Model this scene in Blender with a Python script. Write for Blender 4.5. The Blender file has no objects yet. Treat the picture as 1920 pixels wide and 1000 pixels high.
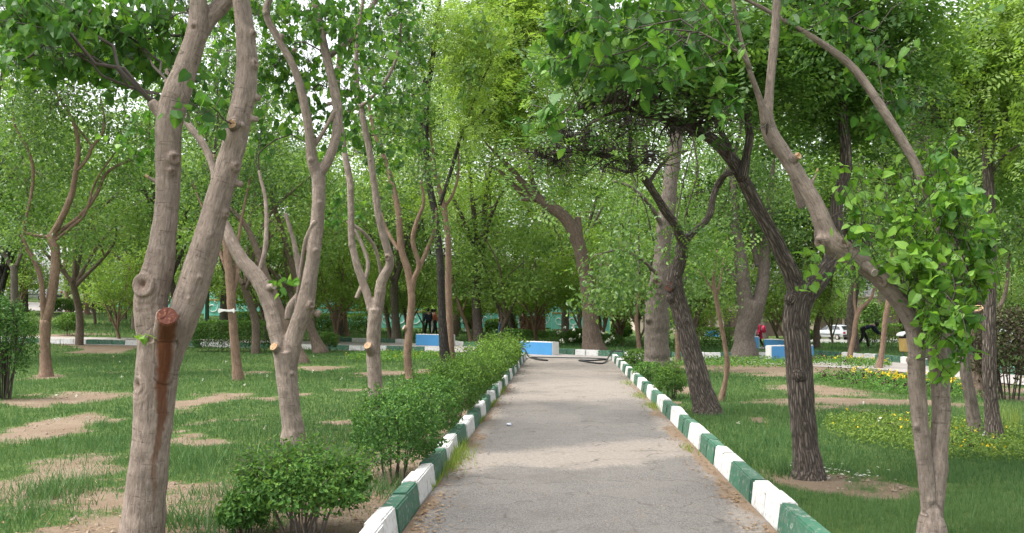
import bpy, bmesh, math, random
import numpy as np
from mathutils import Vector, Matrix, noise as mnoise

C = bpy.context.scene.collection
SC = bpy.context.scene
PI = math.pi

# ------------------------------------------------------------------ camera, sky, sun, exposure
F = 1900.0                      # focal length in photo pixels (1920 wide)
EYE = 1.6
PITCH = math.atan(79 / F)
cam_d = bpy.data.cameras.new('camera')
cam_d.sensor_width = 36.0
cam_d.lens = 36.0 * F / 1920.0
cam_d.clip_start = 0.05
cam_d.clip_end = 3000
cam = bpy.data.objects.new('camera', cam_d)
C.objects.link(cam)
cam.location = (0, 0, EYE)
cam.rotation_euler = (PI / 2 + PITCH, 0, 0)
SC.camera = cam

SUN_EL, SUN_AZ = math.radians(64), math.radians(-105)     # azimuth from +Y towards +X
world = bpy.data.worlds.new('World')
SC.world = world
world.use_nodes = True
wn, wl = world.node_tree.nodes, world.node_tree.links
for n in list(wn):
    wn.remove(n)
sky = wn.new('ShaderNodeTexSky')
sky.sky_type = 'NISHITA'
sky.sun_disc = False
sky.sun_elevation = SUN_EL
sky.sun_rotation = SUN_AZ
sky.air_density = 1.0
sky.dust_density = 4.0
sky.ozone_density = 1.0
hs = wn.new('ShaderNodeHueSaturation')       # a thin bright overcast: the sky loses its blue
hs.inputs['Saturation'].default_value = 0.16
hs.inputs['Value'].default_value = 1.0
bg = wn.new('ShaderNodeBackground')
bg.inputs['Strength'].default_value = 0.15
wo = wn.new('ShaderNodeOutputWorld')
wl.new(sky.outputs[0], hs.inputs['Color'])
wl.new(hs.outputs[0], bg.inputs['Color'])
wl.new(bg.outputs[0], wo.inputs[0])

sun_d = bpy.data.lights.new('sun', 'SUN')
sun_d.energy = 1.1
sun_d.angle = math.radians(22)
sun_d.color = (1.0, 0.95, 0.87)
sun = bpy.data.objects.new('sun', sun_d)
C.objects.link(sun)
sd = Vector((math.sin(SUN_AZ) * math.cos(SUN_EL), math.cos(SUN_AZ) * math.cos(SUN_EL), math.sin(SUN_EL)))
sun.rotation_euler = sd.to_track_quat('Z', 'Y').to_euler()
sun.location = (0, 0, 30)

SC.view_settings.view_transform = 'Standard'
SC.view_settings.look = 'None'
SC.view_settings.gamma = 1.0
SC.view_settings.use_curve_mapping = False
SC.view_settings.exposure = 1.8
SC.render.engine = 'CYCLES'
SC.cycles.max_bounces = 8
SC.cycles.diffuse_bounces = 4
SC.cycles.glossy_bounces = 2
SC.cycles.transmission_bounces = 5
SC.cycles.use_denoising = True

# ------------------------------------------------------------------ terrain and unprojection
_MP = [-900, 0, 300, 700, 1000, 1300, 1900, 2800]
_MV = [.06, .055, .03, .0, .0, -.0225, -.0225, -.0225]


def zt(x, y):
    x = np.asarray(x, float); y = np.asarray(y, float)
    px = 960 + F * x / np.maximum(y, 20.)
    m = np.interp(px, _MP, _MV)
    return m * np.clip(y - 36, 0, 75)


_cp, _sp = math.cos(PITCH), math.sin(PITCH)


def P(px, py, Y):
    u = (px - 960) / F; v = (500 - py) / F
    D = _cp - v * _sp
    return np.array([u * Y / D, Y, EYE + Y * (_sp + v * _cp) / D])


def G(px, py):
    """the ground point seen at photo pixel (px, py)"""
    ys = np.concatenate([np.arange(3, 40, .25), np.arange(40, 140, .5)])
    u = (px - 960) / F; v = (500 - py) / F
    D = _cp - v * _sp
    x = u * ys / D; z = EYE + ys * (_sp + v * _cp) / D
    d = z - zt(x, ys)
    k = np.argmax(d <= 0)
    if d[k] > 0 or k == 0:
        Y = 120.
    else:
        Y = ys[k - 1] + (ys[k] - ys[k - 1]) * d[k - 1] / (d[k - 1] - d[k])
    p = P(px, py, Y)
    p[2] = float(zt(p[0], p[1]))
    return p


def pxw(w, Y):                   # pixel width to metres
    return w * Y / F


# numpy value noise
def _hash(ix, iy, seed):
    h = (ix * 374761393 + iy * 668265263 + seed * 1442695041) & 0xFFFFFFFF
    h = ((h ^ (h >> 13)) * 1274126177) & 0xFFFFFFFF
    return ((h ^ (h >> 16)) & 0xFFFF) / 65535.0


def vn(x, y, s=1.0, seed=0):
    x = np.asarray(x, float) / s; y = np.asarray(y, float) / s
    ix = np.floor(x).astype(np.int64); iy = np.floor(y).astype(np.int64)
    fx = x - ix; fy = y - iy
    fx = fx * fx * (3 - 2 * fx); fy = fy * fy * (3 - 2 * fy)
    a = _hash(ix, iy, seed); b = _hash(ix + 1, iy, seed); c = _hash(ix, iy + 1, seed); d = _hash(ix + 1, iy + 1, seed)
    return (a * (1 - fx) + b * fx) * (1 - fy) + (c * (1 - fx) + d * fx) * fy


def fbm(x, y, s, seed=0, o=4):
    t = 0; a = .5; n = 0
    for k in range(o):
        t = t + a * vn(x, y, s / 2 ** k, seed + 17 * k); n += a; a *= .55
    return t / n


# ------------------------------------------------------------------ object helpers
def tag(o, label=None, cat=None, group=None, kind=None):
    if label: o['label'] = label
    if cat: o['category'] = cat
    if group: o['group'] = group
    if kind: o['kind'] = kind
    return o


def empty(name, loc, label=None, cat=None, group=None, kind=None, rz=0.):
    o = bpy.data.objects.new(name, None)
    o.empty_display_size = .2
    C.objects.link(o)
    o.location = [float(c) for c in loc]
    o.rotation_euler = (0, 0, rz)
    return tag(o, label, cat, group, kind)


def link(name, me, parent=None, mat=None):
    if mat is not None and len(me.materials) == 0:
        for m in (mat if isinstance(mat, (list, tuple)) else [mat]):
            me.materials.append(m)
    o = bpy.data.objects.new(name, me)
    C.objects.link(o)
    if parent is not None:
        o.parent = parent
    return o


def mesh_np(name, V, polys, smooth=False, attrs=None, vec=None):
    """polys: list of int arrays (n,k) with any k"""
    me = bpy.data.meshes.new(name)
    V = np.asarray(V, np.float32)
    me.vertices.add(len(V)); me.vertices.foreach_set('co', V.ravel())
    polys = [np.asarray(p, np.int32) for p in polys if len(p)]
    nl = sum(p.size for p in polys); npl = sum(len(p) for p in polys)
    me.loops.add(nl); me.polygons.add(npl)
    me.loops.foreach_set('vertex_index', np.concatenate([p.ravel() for p in polys]))
    tot = np.concatenate([np.full(len(p), p.shape[1], np.int32) for p in polys])
    st = np.concatenate([[0], np.cumsum(tot)[:-1]]).astype(np.int32)
    me.polygons.foreach_set('loop_start', st)
    me.polygons.foreach_set('loop_total', tot)
    me.polygons.foreach_set('use_smooth', np.full(npl, bool(smooth)))
    for k, a in (attrs or {}).items():
        at = me.attributes.new(k, 'FLOAT', 'POINT'); at.data.foreach_set('value', np.asarray(a, np.float32))
    for k, a in (vec or {}).items():
        at = me.attributes.new(k, 'FLOAT_VECTOR', 'POINT'); at.data.foreach_set('vector', np.asarray(a, np.float32).ravel())
    me.update(); me.validate()
    return me


class MB:
    """collects boxes, prisms and tubes into one mesh"""
    def __init__(s): s.V = []; s.F = []; s.n = 0
    def add(s, V, F):
        s.V += [tuple(map(float, v)) for v in V]; s.F += [tuple(i + s.n for i in f) for f in F]; s.n = len(s.V)
    def box(s, a, b, R=None):
        x0, y0, z0 = a; x1, y1, z1 = b
        V = [(x0, y0, z0), (x1, y0, z0), (x1, y1, z0), (x0, y1, z0), (x0, y0, z1), (x1, y0, z1), (x1, y1, z1), (x0, y1, z1)]
        if R is not None: V = [R @ Vector(v) for v in V]
        s.add(V, [(3, 2, 1, 0), (4, 5, 6, 7), (0, 1, 5, 4), (1, 2, 6, 5), (2, 3, 7, 6), (3, 0, 4, 7)])
    def prism(s, pts, a, b, axis='y'):
        n = len(pts)
        f = {'y': lambda p, t: (p[0], t, p[1]), 'x': lambda p, t: (t, p[0], p[1]), 'z': lambda p, t: (p[0], p[1], t)}[axis]
        V = [f(p, a) for p in pts] + [f(p, b) for p in pts]
        s.add(V, [tuple(range(n))[::-1], tuple(range(n, 2 * n))] + [(i, (i + 1) % n, n + (i + 1) % n, n + i) for i in range(n)])
    def tube(s, pts, r, k=8, cap=True):
        V, F, _ = tube_np(np.array(pts, float), np.full(len(pts), r) if np.isscalar(r) else np.array(r, float), k)
        F = [tuple(f) for f in F]
        if cap:
            F += [tuple(range(k))[::-1], tuple(range(len(V) - k, len(V)))]
        s.add(V, F)
    def mesh(s, name, bevel=0.0, smooth=False, seg=1):
        me = bpy.data.meshes.new(name); me.from_pydata(s.V, [], s.F)
        bm = bmesh.new(); bm.from_mesh(me)
        bmesh.ops.recalc_face_normals(bm, faces=bm.faces)
        if bevel: bmesh.ops.bevel(bm, geom=[e for e in bm.edges if len(e.link_faces) == 2 and e.calc_face_angle(0) > .5], offset=bevel, segments=seg, affect='EDGES', clamp_overlap=True)
        for f in bm.faces: f.smooth = smooth
        bm.to_mesh(me); bm.free()
        return me


def catmull(pts, step):
    """resample control rows (any columns, first three xyz) along a Catmull-Rom spline"""
    p = np.asarray(pts, float)
    if len(p) == 2:
        n = max(2, int(np.linalg.norm(p[1, :3] - p[0, :3]) / step) + 1)
        t = np.linspace(0, 1, n)[:, None]
        return p[0] * (1 - t) + p[1] * t
    q = np.vstack([2 * p[0] - p[1], p, 2 * p[-1] - p[-2]])
    out = []
    for i in range(len(p) - 1):
        a, b, c, d = q[i:i + 4]
        n = max(1, int(np.linalg.norm(c[:3] - b[:3]) / step))
        t = np.arange(n)[:, None] / n
        out.append(.5 * (2 * b + (c - a) * t + (2 * a - 5 * b + 4 * c - d) * t ** 2 + (3 * b - a - 3 * c + d) * t ** 3))
    out.append(p[-1:])
    r = np.vstack(out)
    if r.shape[1] > 3: r[:, 3] = np.maximum(r[:, 3], min(p[:, 3]) * .8)
    return r


def frames(C3):
    T = np.gradient(C3, axis=0); T /= np.maximum(np.linalg.norm(T, axis=1, keepdims=True), 1e-9)
    ref = np.array([0., 1., 0.]) if abs(T[0, 1]) < .9 else np.array([1., 0., 0.])
    N = np.zeros_like(T); n = ref - T[0] * ref.dot(T[0]); n /= np.linalg.norm(n)
    for i in range(len(T)):
        n = n - T[i] * n.dot(T[i]); n /= max(np.linalg.norm(n), 1e-9); N[i] = n
    return T, N, np.cross(T, N)


def tube_np(C3, R, k, wob=None, acc0=0.):
    T, N, B = frames(C3)
    a = np.arange(k) * 2 * PI / k
    rr = R[:, None] * (np.ones((1, k)) if wob is None else wob)
    V = C3[:, None, :] + rr[..., None] * (np.cos(a)[None, :, None] * N[:, None, :] + np.sin(a)[None, :, None] * B[:, None, :])
    L = np.concatenate([[0], np.cumsum(np.linalg.norm(np.diff(C3, axis=0), axis=1))]) + acc0
    bark = np.stack([np.cos(a)[None] * rr, np.sin(a)[None] * rr, np.repeat(L[:, None], k, 1)], -1)
    i = np.arange(len(C3) - 1)[:, None] * k; j = np.arange(k)[None]; j2 = (j + 1) % k
    F = np.stack([i + j, i + j2, i + k + j2, i + k + j], -1).reshape(-1, 4)
    return V.reshape(-1, 3), F, bark.reshape(-1, 3)


def eval_mesh(o):
    bpy.context.view_layer.update()
    dg = bpy.context.evaluated_depsgraph_get()
    return bpy.data.meshes.new_from_object(o.evaluated_get(dg))


# ------------------------------------------------------------------ materials
def nmat(name):
    m = bpy.data.materials.new(name); m.use_nodes = True
    nt = m.node_tree
    b = nt.nodes['Principled BSDF']
    return m, nt, b


def nd(nt, t, **kw):
    n = nt.nodes.new(t)
    for k, v in kw.items():
        if k in n.inputs: n.inputs[k].default_value = v
        else: setattr(n, k, v)
    return n


def ramp(nt, src, stops):
    r = nt.nodes.new('ShaderNodeValToRGB')
    el = r.color_ramp.elements
    while len(el) < len(stops): el.new(.5)
    for e, (p, c) in zip(el, stops):
        e.position = p; e.color = (*c, 1) if len(c) == 3 else (c[0], c[0], c[0], 1)
    nt.links.new(src, r.inputs[0])
    return r.outputs[0]


def mix(nt, fac, a, b, mode='MIX'):
    n = nt.nodes.new('ShaderNodeMix'); n.data_type = 'RGBA'; n.blend_type = mode
    for s, v in ((n.inputs[0], fac), (n.inputs[6], a), (n.inputs[7], b)):
        if isinstance(v, bpy.types.NodeSocket): nt.links.new(v, s)
        elif isinstance(v, (int, float)): s.default_value = v
        else: s.default_value = (*v, 1)
    return n.outputs[2]


def noise(nt, vec, scale, detail=4, rough=.55):
    n = nd(nt, 'ShaderNodeTexNoise', Scale=scale, Detail=detail, Roughness=rough)
    if vec is not None: nt.links.new(vec, n.inputs['Vector'])
    return n.outputs[0]


def bump(nt, h, b, strength, dist):
    n = nd(nt, 'ShaderNodeBump', Strength=strength, Distance=dist)
    nt.links.new(h, n.inputs['Height']); nt.links.new(n.outputs[0], b.inputs['Normal'])


def mapping(nt, vec, scale):
    n = nt.nodes.new('ShaderNodeMapping'); n.inputs['Scale'].default_value = scale
    nt.links.new(vec, n.inputs[0]); return n.outputs[0]


def math_n(nt, op, a, b=None):
    n = nt.nodes.new('ShaderNodeMath'); n.operation = op
    for s, v in zip(n.inputs, (a, b)):
        if v is None: continue
        if isinstance(v, bpy.types.NodeSocket): nt.links.new(v, s)
        else: s.default_value = v
    return n.outputs[0]


def attr(nt, name, out='Fac'):
    n = nt.nodes.new('ShaderNodeAttribute'); n.attribute_name = name
    return n.outputs[out]


def bark_mat(name, lo, mid, hi, style):
    m, nt, b = nmat(name)
    v = attr(nt, 'bark', 'Vector')
    big = noise(nt, mapping(nt, v, (3, 3, 1.6)), 1.0, 3)
    if style == 'pale':          # smooth bark: fine wrinkles along the limb, faint creases across, dark lenticels
        fine = noise(nt, mapping(nt, v, (85, 85, 20)), 1.0, 5, .7)
        mid_ = noise(nt, mapping(nt, v, (24, 24, 9)), 1.0, 4, .6)
        ring = noise(nt, mapping(nt, v, (7, 7, 60)), 1.0, 2, .5)
        crease = ramp(nt, ring, [(.62, (0,)), (.72, (1,))])
        h = math_n(nt, 'ADD', math_n(nt, 'MULTIPLY', fine, .62), math_n(nt, 'MULTIPLY', mid_, .48))
        h = math_n(nt, 'SUBTRACT', h, math_n(nt, 'MULTIPLY', crease, .13))
        lent = noise(nt, mapping(nt, v, (38, 38, 120)), 1.0, 1, .4)
        h = math_n(nt, 'SUBTRACT', h, math_n(nt, 'MULTIPLY', ramp(nt, lent, [(.70, (0,)), (.76, (1,))]), .18))
        c = ramp(nt, h, [(.34, lo), (.54, mid), (.72, hi)])
        c = mix(nt, ramp(nt, big, [(.42, (0,)), (.66, (.55,))]), c, tuple(x * .62 for x in mid))
        blot = noise(nt, mapping(nt, v, (11, 11, 4)), 1.0, 5, .7)
        c = mix(nt, ramp(nt, blot, [(.56, (0,)), (.66, (.55,))]), c, tuple(x * 1.05 for x in hi))
        streak = noise(nt, mapping(nt, v, (60, 60, 3.5)), 1.0, 4, .65)
        c = mix(nt, ramp(nt, streak, [(.56, (0,)), (.68, (.6,))]), c, tuple(x * .7 for x in lo))
        bump(nt, math_n(nt, 'SUBTRACT', h, math_n(nt, 'MULTIPLY', streak, .5)), b, 1.0, .016)
    elif style == 'dark':        # deep furrows along the limb
        w = nt.nodes.new('ShaderNodeTexVoronoi'); w.feature = 'DISTANCE_TO_EDGE'
        w.inputs['Scale'].default_value = 1.0
        dv = noise(nt, mapping(nt, v, (14, 14, 5)), 1.0, 3)
        add = nt.nodes.new('ShaderNodeVectorMath'); add.operation = 'MULTIPLY_ADD'
        nt.links.new(dv, add.inputs[0]); add.inputs[1].default_value = (1.2, 1.2, 1.2)
        nt.links.new(mapping(nt, v, (44, 44, 5.5)), add.inputs[2])
        nt.links.new(add.outputs[0], w.inputs['Vector'])
        fine = noise(nt, mapping(nt, v, (90, 90, 18)), 1.0, 4, .7)
        h = math_n(nt, 'ADD', math_n(nt, 'MULTIPLY', math_n(nt, 'MINIMUM', w.outputs['Distance'], .35), 1.7), math_n(nt, 'MULTIPLY', fine, .45))
        c = ramp(nt, h, [(.14, lo), (.45, mid), (.85, hi)])
        c = mix(nt, ramp(nt, big, [(.4, (0,)), (.7, (.5,))]), c, tuple(x * .7 for x in mid))
        bump(nt, h, b, 1.0, .03)
    else:                        # 'rough' grey plates
        fine = noise(nt, mapping(nt, v, (48, 48, 11)), 1.0, 5, .7)
        plate = noise(nt, mapping(nt, v, (22, 22, 9)), 1.0, 3, .6)
        h = math_n(nt, 'ADD', math_n(nt, 'MULTIPLY', fine, .6), math_n(nt, 'MULTIPLY', plate, .5))
        c = ramp(nt, h, [(.36, lo), (.55, mid), (.75, hi)])
        c = mix(nt, ramp(nt, big, [(.38, (0,)), (.7, (.5,))]), c, tuple(x * .65 for x in mid))
        bump(nt, h, b, .95, .02)
    st = attr(nt, 'stain')
    c = mix(nt, st, c, mix(nt, noise(nt, mapping(nt, v, (60, 60, 9)), 1.0, 3), (.050, .018, .008), (.15, .055, .022)))
    nt.links.new(c, b.inputs['Base Color'])
    b.inputs['Roughness'].default_value = .88
    b.inputs['Specular IOR Level'].default_value = .25
    return m


BARK = {
    'pale': bark_mat('pale_bark', (.10, .078, .063), (.22, .175, .144), (.335, .273, .226), 'pale'),
    'tan': bark_mat('tan_bark', (.09, .056, .038), (.19, .124, .085), (.28, .195, .14), 'pale'),
    'dark': bark_mat('dark_bark', (.024, .019, .016), (.098, .079, .065), (.215, .177, .148), 'dark'),
    'black': bark_mat('blackish_bark', (.010, .009, .008), (.036, .031, .027), (.085, .072, .06), 'dark'),
    'grey': bark_mat('grey_bark', (.055, .044, .035), (.125, .103, .085), (.21, .176, .146), 'rough'),
    'brown': bark_mat('brown_bark', (.050, .037, .028), (.135, .100, .076), (.225, .172, .132), 'rough'),
}


def leaf_mat(name, dark, mid, light, trans=.42, rough=.55, sheen=.18):
    m, nt, b = nmat(name)
    t = attr(nt, 'tint')
    c = ramp(nt, t, [(.0, dark), (.5, mid), (1., light)])
    nt.links.new(c, b.inputs['Base Color'])
    b.inputs['Roughness'].default_value = rough
    b.inputs['Specular IOR Level'].default_value = sheen
    tr = nt.nodes.new('ShaderNodeBsdfTranslucent')
    c2 = mix(nt, 1.0, c, (1.1, 1.12, .6), 'MULTIPLY')
    nt.links.new(c2, tr.inputs[0])
    ms = nt.nodes.new('ShaderNodeMixShader'); ms.inputs[0].default_value = trans
    nt.links.new(b.outputs[0], ms.inputs[1]); nt.links.new(tr.outputs[0], ms.inputs[2])
    nt.links.new(ms.outputs[0], nt.nodes['Material Output'].inputs[0])
    return m


LEAF = {
    'mulberry': leaf_mat('mulberry_leaf', (.035, .10, .022), (.075, .19, .032), (.19, .35, .05), .46, .45, .3),
    'elm': leaf_mat('elm_leaf', (.055, .120, .032), (.115, .215, .052), (.22, .335, .085), .46, .42, .4),
    'lime': leaf_mat('bright_locust_leaf', (.11, .195, .032), (.19, .305, .055), (.29, .41, .09), .5, .45, .35),
    'locust': leaf_mat('locust_leaf', (.048, .118, .026), (.105, .21, .042), (.20, .325, .07), .45, .45, .35),
    'dark': leaf_mat('dark_leaf', (.03, .068, .024), (.055, .115, .036), (.10, .18, .05), .32),
    'shrub': leaf_mat('shrub_leaf', (.035, .095, .022), (.075, .175, .035), (.16, .29, .05), .3, .5),
    'hedge': leaf_mat('hedge_leaf', (.035, .085, .018), (.075, .16, .026), (.16, .28, .04), .3, .45),
    'purple': leaf_mat('purple_leaf', (.032, .024, .018), (.062, .048, .030), (.09, .14, .04), .25),
    'grass': leaf_mat('grass_blade', (.042, .098, .036), (.078, .160, .055), (.14, .215, .085), .3, .55, .15),
    'weed': leaf_mat('weed_leaf', (.09, .16, .03), (.16, .24, .045), (.27, .33, .08), .3),
    'dry': leaf_mat('dry_leaf', (.10, .055, .03), (.22, .14, .075), (.36, .26, .15), .1, .8, .1),
    'yellow': leaf_mat('yellow_petal', (.48, .32, .015), (.62, .45, .02), (.7, .56, .04), .2, .6),
    'maroon': leaf_mat('maroon_petal', (.02, .006, .012), (.045, .010, .02), (.09, .02, .03), .1, .6),
    'white': leaf_mat('white_petal', (.4, .4, .36), (.52, .52, .48), (.6, .6, .58), .2, .6),
}


def paint(name, col, rough=.5, wear=None, wcol=(.30, .28, .26), spec=.4, scale=9., metal=0., grime=None):
    m, nt, b = nmat(name)
    tc = nt.nodes.new('ShaderNodeTexCoord').outputs['Object']
    oi = nt.nodes.new('ShaderNodeObjectInfo').outputs['Random']
    off = nt.nodes.new('ShaderNodeVectorMath'); off.operation = 'ADD'
    cmb = nt.nodes.new('ShaderNodeCombineXYZ'); nt.links.new(math_n(nt, 'MULTIPLY', oi, 37.), cmb.inputs[0])
    nt.links.new(tc, off.inputs[0]); nt.links.new(cmb.outputs[0], off.inputs[1])
    v = off.outputs[0]
    n1 = noise(nt, v, scale * .5, 5, .6)
    c = mix(nt, ramp(nt, n1, [(.35, (0,)), (.75, (.45,))]), col, tuple(x * .72 for x in col))
    c = mix(nt, math_n(nt, 'MULTIPLY', oi, .45), c, tuple(.75 * (x * .65 + .25 * sum(col) / 3) for x in col))
    if wear:
        n2 = noise(nt, v, scale * 2.2, 6, .7)
        c = mix(nt, ramp(nt, n2, [(wear, (0,)), (wear + .05, (.9,))]), c, wcol)
        bump(nt, n2, b, .35, .01)
    if grime:
        sp = nt.nodes.new('ShaderNodeSeparateXYZ'); nt.links.new(tc, sp.inputs[0])
        gz = math_n(nt, 'ADD', math_n(nt, 'MULTIPLY', sp.outputs[2], -1. / grime), math_n(nt, 'MULTIPLY', math_n(nt, 'SUBTRACT', noise(nt, v, scale * 1.6, 5, .65), .5), 2.4))
        c = mix(nt, ramp(nt, gz, [(-.0, (.65,)), (.0, (.65,))] if False else [(-.0, (0,)), (.5, (.85,))]), c, (.17, .135, .10))
        c = mix(nt, ramp(nt, noise(nt, v, scale * 3, 5, .72), [(.50, (0,)), (.68, (.5,))]), c, (.2, .175, .15))
    nt.links.new(c, b.inputs['Base Color'])
    b.inputs['Roughness'].default_value = rough
    b.inputs['Specular IOR Level'].default_value = spec
    b.inputs['Metallic'].default_value = metal
    return m


M = {
    'kerb_white': paint('kerb_white_paint', (.60, .60, .585), .75, .565, (.36, .33, .29), .25, 6, grime=.16),
    'kerb_green': paint('kerb_green_paint', (.032, .122, .072), .65, .57, (.20, .24, .20), .3, 6, grime=.16),
    'blue': paint('blue_paint', (.055, .27, .56), .6, .64, (.34, .42, .5), .3, 3),
    'white': paint('white_paint', (.62, .61, .59), .6, .62, (.4, .38, .35), .3, 5),
    'concrete': paint('concrete', (.36, .33, .29), .9, None, spec=.2),
    'turquoise': paint('turquoise_paint', (.22, .70, .60), .6, None),
    'plain_white': paint('plain_white', (.78, .78, .78), .5, None),
    'bin_yellow': paint('bin_yellow', (.52, .34, .12), .6, None),
    'steel': paint('grey_steel', (.16, .2, .24), .4, None, metal=.4),
    'pole_white': paint('pole_white', (.6, .63, .68), .4, None),
    'rubber': paint('black_rubber', (.014, .014, .016), .5, None, spec=.4),
    'stone': paint('red_stone', (.22, .105, .07), .9, .6, (.12, .07, .05), .2, 8),
    'mortar': paint('dark_mortar', (.07, .05, .04), .95, None),
    'car_silver': paint('silver_car_paint', (.55, .58, .60), .25, None, spec=.5, metal=.35),
    'car_white': paint('white_car_paint', (.76, .77, .78), .22, None, spec=.5),
    'car_glass': paint('car_glass', (.02, .025, .03), .06, None, spec=.8),
    'car_plastic': paint('dark_plastic', (.03, .03, .033), .5, None),
    'lamp_red': paint('tail_lamp_red', (.4, .015, .015), .25, None),
    'plate': paint('number_plate', (.7, .7, .66), .4, None),
    'skin': paint('skin', (.42, .25, .18), .6, None),
    'red_cloth': paint('red_cloth', (.38, .012, .055), .8, None),
    'pink_cloth': paint('pink_cloth', (.62, .03, .12), .7, None),
    'black_cloth': paint('black_cloth', (.012, .012, .015), .85, None),
    'navy_cloth': paint('navy_cloth', (.02, .03, .06), .85, None),
    'denim': paint('denim', (.07, .14, .28), .85, None),
    'sky_cloth': paint('light_blue_cloth', (.22, .50, .62), .85, None),
    'white_cloth': paint('white_cloth', (.7, .69, .67), .8, None),
    'patterned': paint('patterned_scarf', (.30, .24, .24), .85, .52, (.03, .02, .03), .2, 30),
    'orange_cloth': paint('orange_cloth', (.45, .10, .04), .8, None),
    'hair': paint('dark_hair', (.012, .009, .007), .6, None),
    'wood_fresh': paint('fresh_cut_wood', (.40, .265, .15), .85, .52, (.26, .11, .045), .2, 18),
    'wood_red': paint('weeping_cut_wood', (.105, .028, .015), .7, .58, (.22, .10, .05), .2, 22),
    'wood_grey': paint('weathered_cut_wood', (.36, .31, .26), .9, .6, (.15, .12, .10), .2, 22),
    'wall_cream': paint('cream_wall', (.45, .38, .30), .9, None),
    'wall_brown': paint('brown_wall', (.10, .07, .055), .9, None),
    'roof': paint('roof_sheet', (.28, .24, .22), .8, None),
    'wrapper': paint('wrapper_foil', (.45, .5, .58), .35, None, spec=.6),
    'twig': paint('twig_bark', (.062, .050, .040), .9, None),
    'twig_grey': paint('dead_twig', (.17, .14, .12), .9, None),
}
# ------------------------------------------------------------------ ground
PL = lambda y: -1.146 + .0493 * y        # path edges
PR = lambda y: 1.545 + .0487 * y

# bare earth in the lawns: photo ellipses turned into patches on the ground
_DIRT = []
for (cx, cy, rx, ry) in [(140, 748, 135, 17), (390, 757, 75, 24), (630, 793, 75, 9), (30, 815, 110, 45), (390, 828, 60, 7),
                         (270, 918, 210, 26), (60, 900, 120, 50), (330, 975, 330, 55), (640, 965, 90, 40), (700, 900, 60, 40),
                         (85, 706, 48, 7), (705, 770, 40, 9), (590, 690, 60, 5), (730, 700, 70, 5), (1000, 1000, 5, 5),
                         (1530, 908, 92, 28), (1525, 733, 110, 13), (1600, 757, 240, 7), (1480, 694, 175, 9), (1650, 696, 85, 9),
                         (1850, 712, 110, 13), (1690, 790, 75, 5), (1300, 690, 40, 6), (1392, 783, 24, 5), (1880, 745, 60, 8), (1240, 760, 30, 12),
                         (470, 700, 40, 3), (690, 730, 60, 5), (850, 700, 70, 12), (160, 626, 60, 2), (1290, 735, 25, 8)]:
    c = G(cx, cy); f = G(cx, cy - ry); n = G(cx, cy + ry)
    _DIRT.append((c[0], (f[1] + n[1]) / 2, (.76 if cx < 960 else 1.0) * rx * c[1] / F, (.8 if cx < 960 else 1.05) * (f[1] - n[1]) / 2))


def dirtness(x, y):
    x = np.asarray(x, float); y = np.asarray(y, float)
    wx = x + (fbm(x, y, 1.4, 5) - .5) * 1.5 + (fbm(x, y, .35, 6) - .5) * .5; wy = y + (fbm(x, y, 1.6, 9) - .5) * 2.4 + (fbm(x, y, .4, 10) - .5) * .8
    d = np.zeros_like(x)
    for cx, cy, rx, ry in _DIRT:
        e = ((wx - cx) / rx) ** 2 + ((wy - cy) / ry) ** 2
        d = np.maximum(d, np.clip((1.6 - e) / 1.3, 0, 1))
    d = np.clip(d + (fbm(x, y, .28, 14, 3) - .5) * 1.1 * (d > .02) * (d < .98), 0, 1)
    left = (x < PL(y) - .2) & (y < 36)
    t = np.interp(y, [5, 8.2, 9.5, 12, 16, 36], [.48, .46, .42, .34, .29, .25])
    n = fbm(x, y, 1.1, 31)
    d = np.where(left, np.maximum(d, np.clip((t - n + (fbm(x, y, .22, 15, 3) - .5) * .14) / .12, 0, 1)), d)
    far = fbm(x, y, 5., 77)
    d = np.maximum(d, np.where(~left, np.clip((.26 - far) / .05, 0, 1), 0))
    strip = (x > PL(y) - .9) & (x < PL(y)) & (y < 33)
    d = np.maximum(d, np.where(strip, .8, 0))
    return d


def axis(dense0, dense1, step, lo, hi, grow=1.25):
    a = list(np.arange(dense0, dense1, step)); s = step; v = a[-1]
    while v < hi: s *= grow; v += s; a.append(v)
    s = step; v = dense0; b = []
    while v > lo: s *= grow; v -= s; b.append(v)
    return np.array(b[::-1] + a)


gx = axis(-16, 19, .15, -900, 900); gy = axis(4, 42, .15, -60, 1500)
X, Y = np.meshgrid(gx, gy)
Z = zt(X, Y)
onpath = (X > PL(Y) - .15) & (X < PR(Y) + .15) & (Y < 36)
lump = (fbm(X, Y, 1.7, 3) - .5) * .07 * np.clip((np.minimum(np.abs(X - PL(Y)), np.abs(X - PR(Y))) - .3) / 1.2, 0, 1)
Z = Z + np.where(onpath | (Y > 36) | (Y < 3), 0, lump) - np.where(onpath, .02, 0)
i = np.arange(len(gy) - 1)[:, None] * len(gx); j = np.arange(len(gx) - 1)[None]
quads = np.stack([i + j, i + j + 1, i + j + 1 + len(gx), i + j + len(gx)], -1).reshape(-1, 4)
me = mesh_np('ground', np.stack([X, Y, Z], -1).reshape(-1, 3), [quads], True, {'dirt': dirtness(X, Y).ravel()})
m, nt, b = nmat('earth_and_turf')
pos = nt.nodes.new('ShaderNodeTexCoord').outputs['Object']
n1 = noise(nt, pos, 1.3, 6, .6); n2 = noise(nt, pos, 38., 5, .65); n3 = noise(nt, pos, 6., 4)
dirtc = ramp(nt, n1, [(.3, (.135, .100, .070)), (.55, (.195, .155, .115)), (.75, (.245, .20, .155))])
dirtc = mix(nt, ramp(nt, n2, [(.42, (.75,)), (.62, (0,))]), dirtc, (.17, .12, .08))
turfc = ramp(nt, n3, [(.3, (.045, .075, .02)), (.6, (.075, .115, .03)), (.8, (.14, .13, .06))])
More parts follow.
